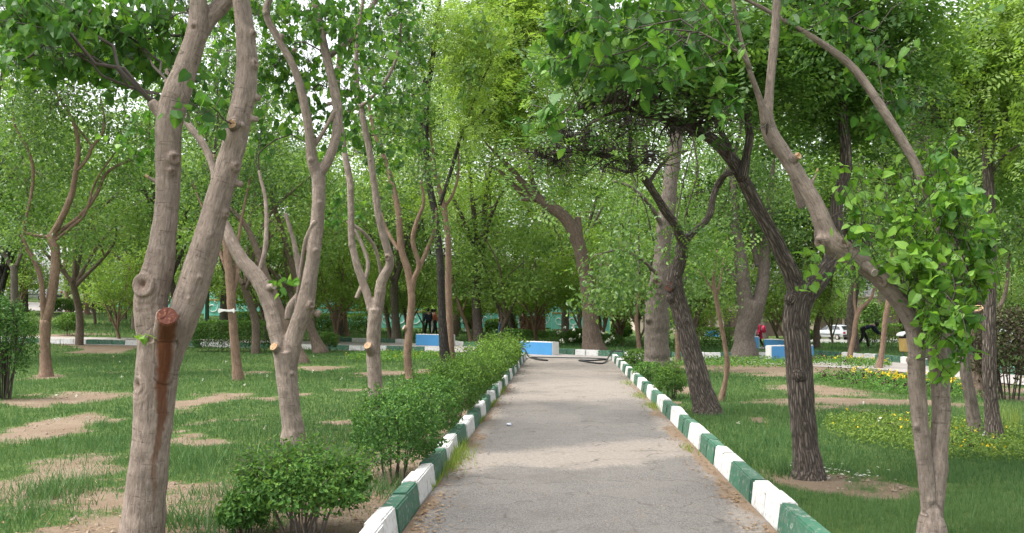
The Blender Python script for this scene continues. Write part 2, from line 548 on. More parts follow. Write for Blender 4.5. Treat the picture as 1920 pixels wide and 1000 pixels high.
dm = ramp(nt, math_n(nt, 'ADD', attr(nt, 'dirt'), math_n(nt, 'MULTIPLY', math_n(nt, 'SUBTRACT', n2, .5), 1.5)), [(.36, (0,)), (.62, (1,))])
nt.links.new(mix(nt, dm, turfc, dirtc), b.inputs['Base Color'])
b.inputs['Roughness'].default_value = .95; b.inputs['Specular IOR Level'].default_value = .1
bump(nt, math_n(nt, 'ADD', n2, n3), b, .8, .03)
tag(link('ground', me, None, m), kind='structure')

# footpath sheet
ys = np.concatenate([np.arange(-8, 4, .5), np.arange(4, 33.4, .1)])
ts = np.linspace(0, 1, 34)
YY, TT = np.meshgrid(ys, ts, indexing='ij')
XX = PL(YY) + (PR(YY) - PL(YY)) * TT
w = (fbm(XX, YY, 1.8, 41) - .5)
edge = np.minimum(TT, 1 - TT) * 2.7
band = np.clip(1 - np.abs((YY - 11.0 + w * 2.6 + (TT - .5) * -1.2) / 1.15), 0, 1) * 1.6
band2 = np.clip((YY - 15.5 + w * 5) / 3, 0, 1) * .85
band3 = np.clip(1 - np.abs((YY - 21 + w * 5) / 2.4), 0, 1) * np.clip(TT * 2 - .7, 0, 1)
dust = np.clip(np.maximum.reduce([band, band2, band3, np.clip((.30 - edge + w * .3) / .25, 0, 1) * .75]) + w * .5, 0, 1)
soil = np.clip((.13 - edge + (fbm(XX, YY, .7, 8) - .45) * .5) / .14, 0, 1) * np.clip((26 - YY) / 8, 0, 1)
i = np.arange(len(ys) - 1)[:, None] * len(ts); j = np.arange(len(ts) - 1)[None]
quads = np.stack([i + j, i + j + 1, i + j + 1 + len(ts), i + j + len(ts)], -1).reshape(-1, 4)
me = mesh_np('footpath', np.stack([XX, YY, zt(XX, YY) + .004], -1).reshape(-1, 3), [quads], True, {'dust': dust.ravel(), 'soil': soil.ravel()})
m, nt, b = nmat('worn_asphalt')
pos = nt.nodes.new('ShaderNodeTexCoord').outputs['Object']
grit = noise(nt, pos, 95., 4, .7); g2 = noise(nt, pos, 22., 5, .65); g3 = noise(nt, pos, 2.2, 5, .6)
vor = nd(nt, 'ShaderNodeTexVoronoi', Scale=120.); nt.links.new(pos, vor.inputs['Vector'])
asp = ramp(nt, grit, [(.33, (.042, .039, .037)), (.5, (.118, .110, .103)), (.68, (.235, .220, .205))])
asp = mix(nt, ramp(nt, g3, [(.35, (0,)), (.7, (.5,))]), asp, (.16, .147, .135))
dst = ramp(nt, g2, [(.3, (.175, .150, .128)), (.55, (.25, .22, .19)), (.75, (.31, .275, .24))])
dst = mix(nt, ramp(nt, grit, [(.40, (.5,)), (.56, (0,))]), dst, (.14, .125, .11))
fac = ramp(nt, math_n(nt, 'ADD', attr(nt, 'dust'), math_n(nt, 'MULTIPLY', math_n(nt, 'SUBTRACT', g2, .5), 1.1)), [(.25, (0,)), (.7, (.85,))])
c = mix(nt, fac, asp, dst)
st_ = noise(nt, pos, .8, 5, .65)
c = mix(nt, ramp(nt, st_, [(.52, (0,)), (.66, (.45,))]), c, (.085, .078, .07))
fac2 = ramp(nt, math_n(nt, 'ADD', attr(nt, 'soil'), math_n(nt, 'MULTIPLY', math_n(nt, 'SUBTRACT', g2, .5), .9)), [(.35, (0,)), (.75, (.85,))])
c = mix(nt, fac2, c, (.17, .12, .08))
# hairline cracks
cr = nd(nt, 'ShaderNodeTexVoronoi', Scale=.9, feature='DISTANCE_TO_EDGE')
wv = nt.nodes.new('ShaderNodeVectorMath'); wv.operation = 'MULTIPLY_ADD'
nz = nd(nt, 'ShaderNodeTexNoise', Scale=3.5, Detail=5); nt.links.new(pos, nz.inputs['Vector'])
nt.links.new(nz.outputs['Color'], wv.inputs[0]); wv.inputs[1].default_value = (.5, .5, .5); nt.links.new(pos, wv.inputs[2])
nt.links.new(wv.outputs[0], cr.inputs['Vector'])
crf = math_n(nt, 'MULTIPLY', ramp(nt, cr.outputs['Distance'], [(.0, (1,)), (.018, (0,))]), ramp(nt, g3, [(.44, (0,)), (.58, (.8,))]))
c = mix(nt, crf, c, (.06, .055, .05))
nt.links.new(c, b.inputs['Base Color'])
b.inputs['Roughness'].default_value = .92; b.inputs['Specular IOR Level'].default_value = .15
bump(nt, math_n(nt, 'ADD', grit, math_n(nt, 'MULTIPLY', g2, .7)), b, .7, .012)
tag(link('footpath', me, None, m), kind='structure')

# cross pavement beyond the end of the path
NEAR = [(-300, 640), (90, 645), (560, 655), (700, 659), (870, 661.5), (985, 672), (1150, 676), (1290, 680), (1440, 684), (1530, 688), (1660, 695), (1800, 712), (1990, 730)]
FAR = [(-300, 627), (90, 632), (560, 640), (700, 642), (890, 648), (950, 657), (1180, 670), (1290, 672), (1440, 672), (1526, 668), (1660, 677), (1800, 693), (1990, 711)]
A = np.array([G(*p)[:2] for p in NEAR]); Bf = np.array([G(*p)[:2] for p in FAR])
k = np.linspace(0, len(A) - 1, 160)
A2 = np.stack([np.interp(k, range(len(A)), A[:, c]) for c in (0, 1)], -1)
B2 = np.stack([np.interp(k, range(len(A)), Bf[:, c]) for c in (0, 1)], -1)
t = np.linspace(0, 1, 9)[None, :, None]
S = A2[:, None] * (1 - t) + B2[:, None] * t
V = np.concatenate([S, (zt(S[..., 0], S[..., 1]) + .012)[..., None]], -1).reshape(-1, 3)
i = np.arange(159)[:, None] * 9; j = np.arange(8)[None]
quads = np.stack([i + j, i + j + 9, i + j + 10, i + j + 1], -1).reshape(-1, 4)
m, nt, b = nmat('pale_paving')
pos = nt.nodes.new('ShaderNodeTexCoord').outputs['Object']
n1 = noise(nt, pos, 1.2, 6, .6); n2 = noise(nt, pos, 30., 4, .6)
c = ramp(nt, n1, [(.3, (.20, .178, .165)), (.6, (.28, .254, .24)), (.8, (.34, .315, .295))])
c = mix(nt, ramp(nt, n2, [(.4, (.5,)), (.6, (0,))]), c, (.24, .22, .2))
nt.links.new(c, b.inputs['Base Color']); b.inputs['Roughness'].default_value = .9
tag(link('cross_pavement', mesh_np('cross_pavement', V, [quads], True), None, m), kind='structure')
# far access lanes where the cars stand
def lane(name, near, far):
    A = np.array([G(*p)[:2] for p in near]); B = np.array([G(*p)[:2] for p in far]); k = np.linspace(0, len(A) - 1, 40)
    A = np.stack([np.interp(k, range(len(A)), A[:, c]) for c in (0, 1)], -1); B = np.stack([np.interp(k, range(len(B)), B[:, c]) for c in (0, 1)], -1)
    t = np.linspace(0, 1, 7)[None, :, None]
    S = A[:, None] * (1 - t) + B[:, None] * t
    V = np.concatenate([S, (zt(S[..., 0], S[..., 1]) + .02)[..., None]], -1).reshape(-1, 3)
    i = np.arange(39)[:, None] * 7; j = np.arange(6)[None]
    tag(link(name, mesh_np(name, V, [np.stack([i + j, i + j + 7, i + j + 8, i + j + 1], -1).reshape(-1, 4)], True), None, m), kind='structure')
lane('road', [(-250, 583), (-60, 582), (110, 585), (180, 587)], [(-250, 566), (-60, 566), (110, 570), (180, 575)])
lane('car_park', [(1500, 641), (1620, 642), (1760, 642), (1960, 643)], [(1500, 632), (1620, 632), (1760, 632), (1960, 632)])
lane('side_path', [(1385, 660), (1450, 661), (1500, 661)], [(1385, 652), (1450, 652), (1500, 652)])


# ------------------------------------------------------------------ kerbs, block by block
def kerb_block_mesh(seed, L):
    rng = random.Random(seed)
    j = lambda a: a + rng.uniform(-.006, .006)
    prof = [(0, -.06), (j(.03), j(.195)), (j(.16), j(.195)), (j(.165), -.06)]
    mb = MB(); mb.prism(prof, -L / 2, L / 2, 'y')
    return mb.mesh('kerb_block', .012, False, 2)


KB = {c: [kerb_block_mesh(s, .508) for s in range(4)] for c in ('white', 'green')}
for c in KB:
    for me in KB[c]: me.materials.append(M['kerb_' + c])
krng = random.Random(4)


def kerb(poly, block=.52, first='white', flip=False, per=2, hscale=1.0, skip=()):
    """poly: world xy points, the face side on the right hand of travel unless flip"""
    p = np.array(poly, float)
    L = np.concatenate([[0], np.cumsum(np.linalg.norm(np.diff(p, axis=0), axis=1))])
    root = empty('kerb', (*p[0], float(zt(*p[0]))), kind='structure')
    n = int(L[-1] / block)
    names = ['white', 'green'] if first == 'white' else ['green', 'white']
    for q in range(n):
        s = (q + .5) * block
        a = np.array([np.interp(s - .25, L, p[:, c]) for c in (0, 1)]); b2 = np.array([np.interp(s + .25, L, p[:, c]) for c in (0, 1)])
        c = (a + b2) / 2; d = b2 - a
        yaw = math.atan2(d[1], d[0]) - PI / 2 + (PI if flip else 0)
        col = names[(q // per) % 2]
        o = link('kerb_block', KB[col][krng.randrange(4)], root)
        o.location = (c[0] - p[0][0] + krng.uniform(-.008, .008), c[1] - p[0][1] + krng.uniform(-.008, .008), float(zt(*c)) - root.location.z + krng.uniform(-.012, .008))
        o.rotation_euler = (krng.uniform(-.012, .012), krng.uniform(-.02, .02), yaw + krng.uniform(-.012, .012))
        if hscale != 1: o.scale = (1, 1, hscale)
    return root


kerb([(PL(y), y) for y in (4.15, 33.1)], first='white', flip=True)
kerb([(PR(y), y) for y in (4.28, 32.0)], first='green', flip=False)
g2 = lambda pts: [tuple(G(*p)[:2]) for p in pts]
kerb(g2([(-120, 641), (90, 644.5), (300, 648.5), (560, 655), (700, 658.5), (868, 661)]), first='green', per=3, flip=True)
kerb(g2([(600, 641), (700, 642), (775, 645)]), first='green', per=3)
kerb(g2([(850, 648), (905, 651), (950, 656.5), (1000, 660), (1092, 666.5), (1180, 670), (1290, 672), (1445, 672)]), first='white', per=2)
kerb(g2([(1526, 668), (1660, 677), (1800, 693), (1990, 711)]), first='green', per=3)
kerb(g2([(1500, 643), (1600, 644), (1760, 644), (1960, 645)]), first='white', per=40)


# ------------------------------------------------------------------ leaves and grass as geometry
def unit(v): return v / np.maximum(np.linalg.norm(v, axis=-1, keepdims=True), 1e-9)


def leaf_dirs(n, rng, up, droop, out=None):
    nrm = rng.normal(size=(n, 3)); nrm = unit(nrm) * (1 - up); nrm[:, 2] += up
    if out is not None: nrm = nrm + out
    nrm = unit(nrm)
    d = unit(np.cross(nrm, rng.normal(size=(n, 3))))
    d[:, 2] -= droop; d = unit(d)
    s = unit(np.cross(d, nrm)); nrm = np.cross(s, d)
    return nrm, d, s


def kites(Cn, size, rng, up=.4, droop=.2, aspect=.55, fold=.18, tint=None, out=None):
    """folded diamond leaves: 4 vertices and 2 triangles each"""
    n = len(Cn)
    nrm, d, s = leaf_dirs(n, rng, up, droop, out)
    L = (size * rng.uniform(.65, 1.2, n))[:, None]
    W = L * aspect * .5
    V = np.stack([Cn - d * L * .5, Cn - d * L * .06 + s * W + nrm * W * fold * 2, Cn + d * L * .5, Cn - d * L * .06 - s * W + nrm * W * fold * 2], 1).reshape(-1, 3)
    b = np.arange(n)[:, None] * 4
    Fc = np.concatenate([b + np.array([[0, 2, 1]]), b + np.array([[0, 3, 2]])], 0)
    t = np.clip((rng.beta(2.2, 2.6, n) if tint is None else tint), 0, 1)
    return V, Fc, np.repeat(t, 4)


HEART = np.array([(0, 0, 0), (-.06, .30, .05), (.14, .44, .08), (.48, .40, .06), (.78, .20, 0), (1.03, 0, -.12),
                  (.78, -.20, 0), (.48, -.40, .06), (.14, -.44, .08), (-.06, -.30, .05), (.30, 0, .0), (.65, 0, -.02)])
HEART_F = [(0, 10, 1), (1, 10, 2), (2, 10, 3), (3, 10, 11), (3, 11, 4), (4, 11, 5), (5, 11, 6), (6, 11, 7), (7, 11, 10), (7, 10, 8), (8, 10, 9), (9, 10, 0)]


def hearts(Cn, size, rng, up=.3, droop=.6, tint=None):
    n = len(Cn)
    nrm, d, s = leaf_dirs(n, rng, up, droop)
    L = (size * rng.uniform(.42, 1.25, n))[:, None, None]
    h = HEART[None]
    curl = rng.uniform(.4, 1.8, n)[:, None, None]
    V = Cn[:, None] + L * (h[..., 0:1] * d[:, None] + h[..., 1:2] * s[:, None] * rng.uniform(.82, 1.05, n)[:, None, None] + curl * h[..., 2:3] * nrm[:, None])
    Fc = (np.arange(n)[:, None, None] * 12 + np.array(HEART_F)[None]).reshape(-1, 3)
    t = np.clip((rng.beta(2.2, 2.6, n) if tint is None else tint), 0, 1)
    return V.reshape(-1, 3), Fc, np.clip(np.repeat(t, 12) + np.tile(np.where(np.isin(np.arange(12), [0, 5, 10, 11]), .16, -.04), n), 0, 1)


def fronds(Cn, size, rng, up=.5, droop=.35, tint=None, k=5):
    """feathery compound leaves: 2k+1 small kites along a stalk"""
    n = len(Cn)
    nrm, d, s = leaf_dirs(n, rng, up, droop)
    L = size * rng.uniform(.7, 1.25, n)
    base = np.repeat(Cn - d * L[:, None] * .4, 2 * k + 1, 0)
    f = np.tile(np.concatenate([np.repeat(np.linspace(.12, .88, k), 2), [1.0]]), n)
    sg = np.tile(np.concatenate([np.tile([1., -1.], k), [0.]]), n)
    rep = lambda a: np.repeat(a, 2 * k + 1, 0)
    dd, ss, nn, LL = rep(d), rep(s), rep(nrm), rep(L)[:, None]
    q = base + dd * LL * f[:, None] + ss * (sg * .17)[:, None] * LL - nn * LL * (.16 * f ** 2)[:, None]
    ld = unit(dd * np.where(sg == 0, 1, .35)[:, None] + ss * sg[:, None] + rng.normal(size=q.shape) * .18)
    ls = unit(np.cross(ld, nn + rng.normal(size=q.shape) * .25))
    l = LL * .30; w2 = l * .22
    V = np.stack([q - ld * l * .5, q + ls * w2, q + ld * l * .5, q - ls * w2], 1).reshape(-1, 3)
    b = np.arange(len(q))[:, None] * 4
    Fc = np.concatenate([b + np.array([[0, 1, 2, 3]])], 0)
    t = np.clip((rng.beta(2.2, 2.6, n) if tint is None else tint), 0, 1)
    return V, Fc, np.repeat(rep(t), 4)


def blades(x, y, z, h, w, rng, lean=.45, tint=None):
    n = len(x)
    a = rng.uniform(0, 2 * PI, n); fa = rng.uniform(0, 2 * PI, n)
    base = np.stack([x, y, z], -1)
    sd = np.stack([np.cos(fa), np.sin(fa), np.zeros(n)], -1) * (w / 2)[:, None]
    ln = (rng.uniform(.1, 1, n) * lean * h)[:, None] * np.stack([np.cos(a), np.sin(a), np.zeros(n)], -1)
    tip = base + ln; tip[:, 2] += h
    V = np.stack([base - sd, base + sd, tip], 1).reshape(-1, 3)
    Fc = np.arange(3 * n).reshape(-1, 3)
    t = np.clip(rng.beta(2.2, 2.6, n) if tint is None else tint, 0, 1)
    return V, Fc, np.repeat(t, 3)


def bundle(parts):
    V, Fs, T, o = [], {}, [], 0
    for v, f, t in parts:
        if len(v) == 0: continue
        V.append(v); Fs.setdefault(f.shape[1], []).append(f + o); T.append(t); o += len(v)
    return np.concatenate(V), [np.concatenate(x) for x in Fs.values()], np.concatenate(T)


def foliage(name, parts, parent, mat, kind='stuff', origin=(0, 0, 0)):
    V, Fs, T = bundle(parts)
    o = link(name, mesh_np(name, V - np.asarray(origin), Fs, False, {'tint': T}), parent, mat)
    if kind: o['kind'] = kind
    return o


rng = np.random.default_rng(11)
# lawn: more and finer blades near the camera
def lawn(n, y0, y1, s0, s1, w0, h0):
    y = y0 * (y1 / y0) ** rng.uniform(0, 1, n)
    x = y * rng.uniform(s0, s1, n)
    d = dirtness(x, y)
    keep = rng.uniform(0, 1, n) > d * 1.02 - .015
    keep &= ~((x > PL(y) - .12) & (x < PR(y) + .12) & (y < 34))
    # paving stays clear
    pn = np.interp(x / y, A2[:, 0] / A2[:, 1], A2[:, 1]); pf = np.interp(x / y, B2[:, 0] / B2[:, 1], B2[:, 1])
    keep &= ~((y > pn - .1) & (y < pf + .1))
    px = 960 + F * x / y
    keep &= ~((px < 185) & (y > 55)) & ~((px > 1380) & (px < 1510) & (y > 44) & (y < 49))
    x, y, d = x[keep], y[keep], d[keep]
    tuft = fbm(x, y, .5, 51); big = fbm(x, y, 2.6, 61)
    h = h0 * (.45 + 1.1 * tuft) * (1 - .55 * d) * rng.uniform(.6, 1.25, len(x))
    left = x < PL(y)
    h = np.where(left & (y < 11), h * .85, h)
    w = w0 * np.maximum(y / 8., .8) * rng.uniform(.7, 1.3, len(x))
    t = rng.beta(2.4, 2.8, len(x)) * .7 + (big - .5) * .9 + .12 + d * .35
    lum = (fbm(x, y, 1.7, 3) - .5) * .07 * np.clip((np.minimum(np.abs(x - PL(y)), np.abs(x - PR(y))) - .3) / 1.2, 0, 1) * (y < 36)
    return blades(x, y, zt(x, y) + lum - .005, h, w, rng, .6, t)


g = foliage('lawn_grass', [lawn(520000, 5.4, 38, -.68, .72, .0050, .068), lawn(100000, 38, 85, -.68, .72, .006, .13)], None, LEAF['grass'])
# weeds and fallen leaves in the gutters
parts = []
for side in (-1, 1):
    n = 1500
    y = 5 * (26 / 5) ** rng.uniform(0, 1, n)
    u = np.abs(rng.normal(0, .13, n)) + .03
    x = (PL(y) + u) if side < 0 else (PR(y) - u)
    k = rng.uniform(0, 1, n) < .25 + 1.2 * (fbm(x, y, .8, 20) - .3)
    parts.append(kites(np.stack([x, y, np.full(n, .014)], -1)[k], np.full(k.sum(), .038), rng, .9, 0., .6, .2))
n = 900
y = 5 * (30 / 5) ** rng.uniform(0, 1, n); x = PL(y) + (PR(y) - PL(y)) * rng.uniform(0, 1, n)
parts.append(kites(np.stack([x, y, np.full(n, .012)], -1)[:700], np.random.default_rng(2).uniform(.012, .035, 700), rng, .9, 0., .6, .2))
n = 2500
y = 6.5 * (16 / 6.5) ** rng.uniform(0, 1, n); x = PL(y) - .2 - np.abs(rng.normal(0, 1.6, n))
parts.append(kites(np.stack([x, y, np.full(n, .02)], -1), np.full(n, .035), rng, .85, 0., .6, .2))
foliage('fallen_leaves', parts, None, LEAF['dry'])
parts = []
for (px, py, r, n, h) in [(855, 858, .22, 260, .16), (840, 880, .18, 160, .13), (812, 838, .12, 80, .1), (905, 760, .2, 160, .1), (930, 735, .25, 160, .09), (870, 790, .12, 90, .08),
                          (1225, 765, .2, 150, .1), (1200, 745, .2, 120, .09), (1175, 720, .2, 90, .09), (780, 905, .12, 60, .08), (1290, 845, .1, 50, .08)]:
    c = G(px, py)
    x = c[0] + rng.normal(0, r * .35, n); y = c[1] + rng.normal(0, r * 1.6, n)
    x = np.where(c[0] < 1, np.maximum(x, PL(y) + .01), np.minimum(x, PR(y) - .01))
    parts.append(blades(x, y, np.full(n, .0), np.full(n, h) * rng.uniform(.5, 1.3, n), np.full(n, .009), rng, .9, rng.uniform(.3, 1, n)))
foliage('gutter_weeds', parts, None, LEAF['weed'])
# taller lawn weeds: left foreground clumps, right bed
parts = []
for (px, py, r, n, h, w) in [(350, 870, .5, 900, .16, .009), (110, 925, .35, 700, .15, .009), (190, 845, .6, 700, .13, .009), (430, 990, .3, 300, .2, .011), (640, 870, .5, 700, .16, .009), (400, 930, .25, 200, .15, .009),
                          (720, 920, .3, 300, .15, .009), (330, 985, .2, 160, .18, .012), (150, 890, .8, 500, .09, .009), (40, 970, .4, 300, .12, .010),
                          (1400, 830, .5, 500, .11, .008), (1470, 890, .15, 200, .17, .009), (1570, 880, .12, 120, .14, .008), (1350, 760, .5, 300, .10, .01)]:
    c = G(px, py)
    x = c[0] + rng.normal(0, r * .6, n); y = c[1] + rng.normal(0, r * .8, n)
    k = (x < PL(y) - .2) | (x > PR(y) + .2); x, y, n = x[k], y[k], k.sum()
    parts.append(blades(x, y, np.full(n, .0), h * rng.uniform(.4, 1.3, n), np.full(n, w), rng, .9, rng.beta(2, 2, n)))
foliage('long_grass_tufts', parts, None, LEAF['grass'])

# clods, stones and straw on the bare earth
r = np.random.default_rng(77)
n = 9000
y = 6 * (22 / 6) ** r.uniform(0, 1, n); x = y * r.uniform(-.58, .6, n)
k = (dirtness(x, y) > .55) & ((x < PL(y) - .25) | (x > PR(y) + .25)); x, y = x[k], y[k]; n = len(x)
sz = np.minimum(.005 + r.exponential(.006, n), .024)
o8 = np.array([(1, 0, 0), (0, 1, 0), (-1, 0, 0), (0, -1, 0), (0, 0, 1), (0, 0, -1)], float)
V = np.stack([x, y, zt(x, y) + sz * .25], -1)[:, None] + o8[None] * (sz[:, None, None] * r.uniform(.6, 1.3, (n, 6, 1)))
f8 = np.array([(0, 1, 4), (1, 2, 4), (2, 3, 4), (3, 0, 4), (1, 0, 5), (2, 1, 5), (3, 2, 5), (0, 3, 5)])
Fc = (np.arange(n)[:, None, None] * 6 + f8[None]).reshape(-1, 3)
o = link('clods', mesh_np('clods', V.reshape(-1, 3), [Fc]), None, paint('clod_earth', (.24, .185, .135), .95)); o['kind'] = 'stuff'
n = 2600
y = 6 * (20 / 6) ** r.uniform(0, 1, n); x = y * r.uniform(-.58, .6, n)
k = ((x < PL(y) - .25) | (x > PR(y) + .25)) & (dirtness(x, y) > .15); x, y = x[k], y[k]; n = len(x)
a = r.uniform(0, 2 * PI, n); l = r.uniform(.02, .09, n); w = .003
d = np.stack([np.cos(a), np.sin(a), 0 * a], -1); s = np.stack([-np.sin(a), np.cos(a), 0 * a], -1)
c = np.stack([x, y, zt(x, y) + .022], -1)
V = np.stack([c - d * l[:, None] - s * w, c + d * l[:, None] - s * w, c + d * l[:, None] + s * w, c - d * l[:, None] + s * w], 1).reshape(-1, 3)
foliage('straw_and_twigs', [(V, np.arange(4 * n).reshape(-1, 4), np.repeat(r.uniform(0, 1, n), 4))], None, LEAF['dry'])
# ------------------------------------------------------------------ trees: trunk and limbs, twigs, leaves
def proj(V):
    V = np.asarray(V, float); z = V[:, 2] - EYE
    dep = V[:, 1] * _cp + z * _sp; up = -V[:, 1] * _sp + z * _cp
    return 960 + F * V[:, 0] / dep, 500 - F * up / dep


HEART_ME = {}


def heart_meshes(matname):
    if matname in HEART_ME: return HEART_ME[matname]
    out = []
    r = np.random.default_rng(3)
    for q in range(9):
        h = HEART.copy(); h[:, 2] *= r.uniform(.3, 2.8); h[:, 2] -= r.uniform(-.05, .35) * h[:, 0] ** 2; h[:, 1] *= r.uniform(.85, 1.08); h[:, 2] += .12 * r.normal(size=12) * .3
        me = mesh_np('leaf', h, [np.array(HEART_F)], False, {'tint': np.clip([.25, .4, .5, .55, .65, .8, .35, .95, .15][q] + np.where(np.isin(np.arange(12), [0, 5, 10, 11]), .16, -.04), 0, 1)})
        me.materials.append(LEAF[matname]); out.append(me)
    HEART_ME[matname] = out
    return out


class Tree:
    def __init__(s, name, label, base, bark, group=None, cat='tree', Y=None, seed=0):
        s.rng = np.random.default_rng(seed + int(base[0]) * 7 + int(base[1]))
        if Y is None:
            s.base = G(*base)
        else:
            s.base = P(base[0], base[1], Y); s.base[2] = float(zt(s.base[0], Y))
        s.Y = s.base[1]
        s.root = empty(name, s.base, label, cat, group)
        s.bark = bark
        s.C = []; s.R = []          # limb centre lines and radii
        s.extra = []                # bumps as spheres
        s.pits = []; s.cuts = []; s.stain = []
        s.tw = MB(); s.twV = []; s.twF = []; s.twn = 0
        s.lv = []

    def limb(s, pts, dy=(0, 0), node=.05, flare=False, flare_k=.3):
        p = np.array(pts, float); n = len(p)
        L = np.concatenate([[0], np.cumsum(np.hypot(*np.diff(p[:, :2], axis=0).T))]); t = L / L[-1]
        rows = []
        for (px, py, w), q in zip(p, t):
            Y = s.Y + dy[0] + (dy[1] - dy[0]) * q
            rows.append([*P(px, py, Y), w * Y / F / 2])
        rows = np.array(rows)
        if flare:
            top = rows[0].copy(); rows[0, 2] = s.base[2] + .0
            low = rows[0].copy(); low[2] -= .15; low[3] *= 1.05
            rows = np.vstack([low, rows])
        step = max(.03, min(.09, rows[:, 3].mean() * .9))
        q = catmull(rows, step)
        c, r = q[:, :3], q[:, 3].copy()
        z = np.arange(len(c))
        for k in range(int(len(c) * step / .22)):
            i0 = s.rng.uniform(0, len(c)); r *= 1 + node * s.rng.uniform(.3, 1.2) * np.exp(-((z - i0) * step / .035) ** 2)
        if flare:
            h = np.maximum(c[:, 2] - s.base[2], 0)
            r *= 1 + flare_k * np.exp(-h / (.10 + r.max() * .5))
        jit = s.rng.normal(size=(len(c), 3)) * (r * .05)[:, None]
        k = np.ones(5) / 5
        for a in range(3): jit[:, a] = np.convolve(jit[:, a], k, 'same') * 1.6
        jit[0] = jit[-1] = 0
        s.C.append(c + jit); s.R.append(r)
        return s

    def samples(s):
        return np.concatenate(s.C), np.concatenate(s.R)

    def at(s, px, py):
        """point on the visible side of the nearest limb at pixel (px, py)"""
        Cc, R = s.samples(); qx, qy = proj(Cc)
        i = np.argmin(np.hypot(qx - px, qy - py) - R / Cc[:, 1] * F * .5)
        c = P(px, py, Cc[i, 1]); dx = np.hypot(*(c - Cc[i])[[0, 2]])
        off = math.sqrt(max(R[i] ** 2 - dx * dx, 0))
        return P(px, py, Cc[i, 1] - off * .92), Cc[i], R[i]

    def knot(s, px, py, rpx, pit=True):
        p, c, R = s.at(px, py); r = rpx * s.Y / F
        d = unit(p - c)
        s.extra.append((p - d * r * .35, r))
        if pit: s.pits.append((p + d * r * .6, r * .45, d))
        return s

    def stub(s, p0, p1, w, mat='wood_fresh', dy=-.08, taper=1.0, y0=None):
        a, c, R = s.at(*p0); Y0 = c[1] if y0 is None else s.Y + y0
        A = P(*p0, Y0); B = P(*p1, Y0 + dy); r = w * Y0 / F / 2
        q = np.linspace(0, 1, 6)[:, None]
        pts = A * (1 - q) + B * q
        s.C.append(pts); s.R.append(np.linspace(r * 1.15, r * taper, 6))
        d = unit(B - A); s.cuts.append((B + d * .004, d, r * taper * .93, mat))
        return s

    def finish_wood(s, voxel=None, k=9, ridges=0.):
        parts, bk = [], []
        n = 0
        V, Fq, Bk = [], [], []
        caps = []
        for c, r in zip(s.C, s.R):
            kk = k if r.max() > .02 else 6
            wob = 1 + .07 * np.clip(s.rng.normal(size=(len(c), kk)), -1.5, 1.5)
            for a in range(kk): wob[:, a] = np.convolve(np.pad(wob[:, a], 3, 'edge'), np.ones(7) / 7, 'valid') * .6 + .4
            v, f, b = tube_np(c, r, kk, wob, acc0=s.rng.uniform(0, 5))
            V.append(v); Fq.append(f + n); Bk.append(b)
            caps.append((n, n + len(v) - kk, kk)); n += len(v)
        V = np.concatenate(V); Fq = np.concatenate(Fq); Bk = np.concatenate(Bk)
        polys = [Fq]
        for a, b, kk in caps:
            polys += [np.array([list(range(a, a + kk))[::-1]]), np.array([list(range(b, b + kk))])]
        o0 = s.base
        if voxel:
            me0 = mesh_np('trunk', V - o0, polys)
            bm = bmesh.new(); bm.from_mesh(me0)
            for p, r in s.extra:
                bmesh.ops.create_icosphere(bm, subdivisions=2, radius=r, matrix=Matrix.Translation(Vector(p - o0)))
            bmesh.ops.recalc_face_normals(bm, faces=bm.faces)
            bm.to_mesh(me0); bm.free()
            tmp = bpy.data.objects.new('trunk_source', me0); C.objects.link(tmp)
            md = tmp.modifiers.new('r', 'REMESH'); md.mode = 'VOXEL'; md.voxel_size = voxel; md.adaptivity = 0
            sm = tmp.modifiers.new('s', 'SMOOTH'); sm.factor = .5; sm.iterations = 4
            me = eval_mesh(tmp)
            bpy.data.objects.remove(tmp)
            nv = len(me.vertices)
            co = np.empty(nv * 3, np.float32); me.vertices.foreach_get('co', co); co = co.reshape(-1, 3) + o0
            no = np.empty(nv * 3, np.float32); me.vertices.foreach_get('normal', no); no = no.reshape(-1, 3)
            # bark coordinates: along and around the nearest limb
            cc, rr, tt, nn, bb, ll = [], [], [], [], [], []
            acc = 0
            for c, r in zip(s.C, s.R):
                T, N, B = frames(c); L = np.concatenate([[0], np.cumsum(np.linalg.norm(np.diff(c, axis=0), axis=1))])
                cc.append(c); rr.append(r); tt.append(T); nn.append(N); bb.append(B); ll.append(L + acc); acc += 3.7
            cc, rr, tt, nn, bb, ll = map(np.concatenate, (cc, rr, tt, nn, bb, ll))
            idx = np.empty(nv, int)
            for a in range(0, nv, 4000):
                d = np.linalg.norm(co[a:a + 4000, None] - cc[None], axis=2) - rr[None]
                idx[a:a + 4000] = d.argmin(1)
            dv = co - cc[idx]
            bark = np.stack([(dv * nn[idx]).sum(1), (dv * bb[idx]).sum(1), ll[idx] + (dv * tt[idx]).sum(1)], -1)
            stain = np.zeros(nv)
            for p, r, d in s.pits:
                w = np.exp(-(np.linalg.norm(co - p, axis=1) / r) ** 2)
                co = co - no * (w * r * 1.3)[:, None]; stain = np.maximum(stain, w * .55)
                for kq, amp in ((1.7, .30), (2.7, .16), (3.6, .10)):
                    ring = np.exp(-((np.linalg.norm(co - p, axis=1) - r * kq) / (r * .36)) ** 2); co = co + no * (ring * r * amp)[:, None]; stain = np.maximum(stain, np.exp(-((np.linalg.norm(co - p, axis=1) - r * (kq + .5)) / (r * .22)) ** 2) * .14)
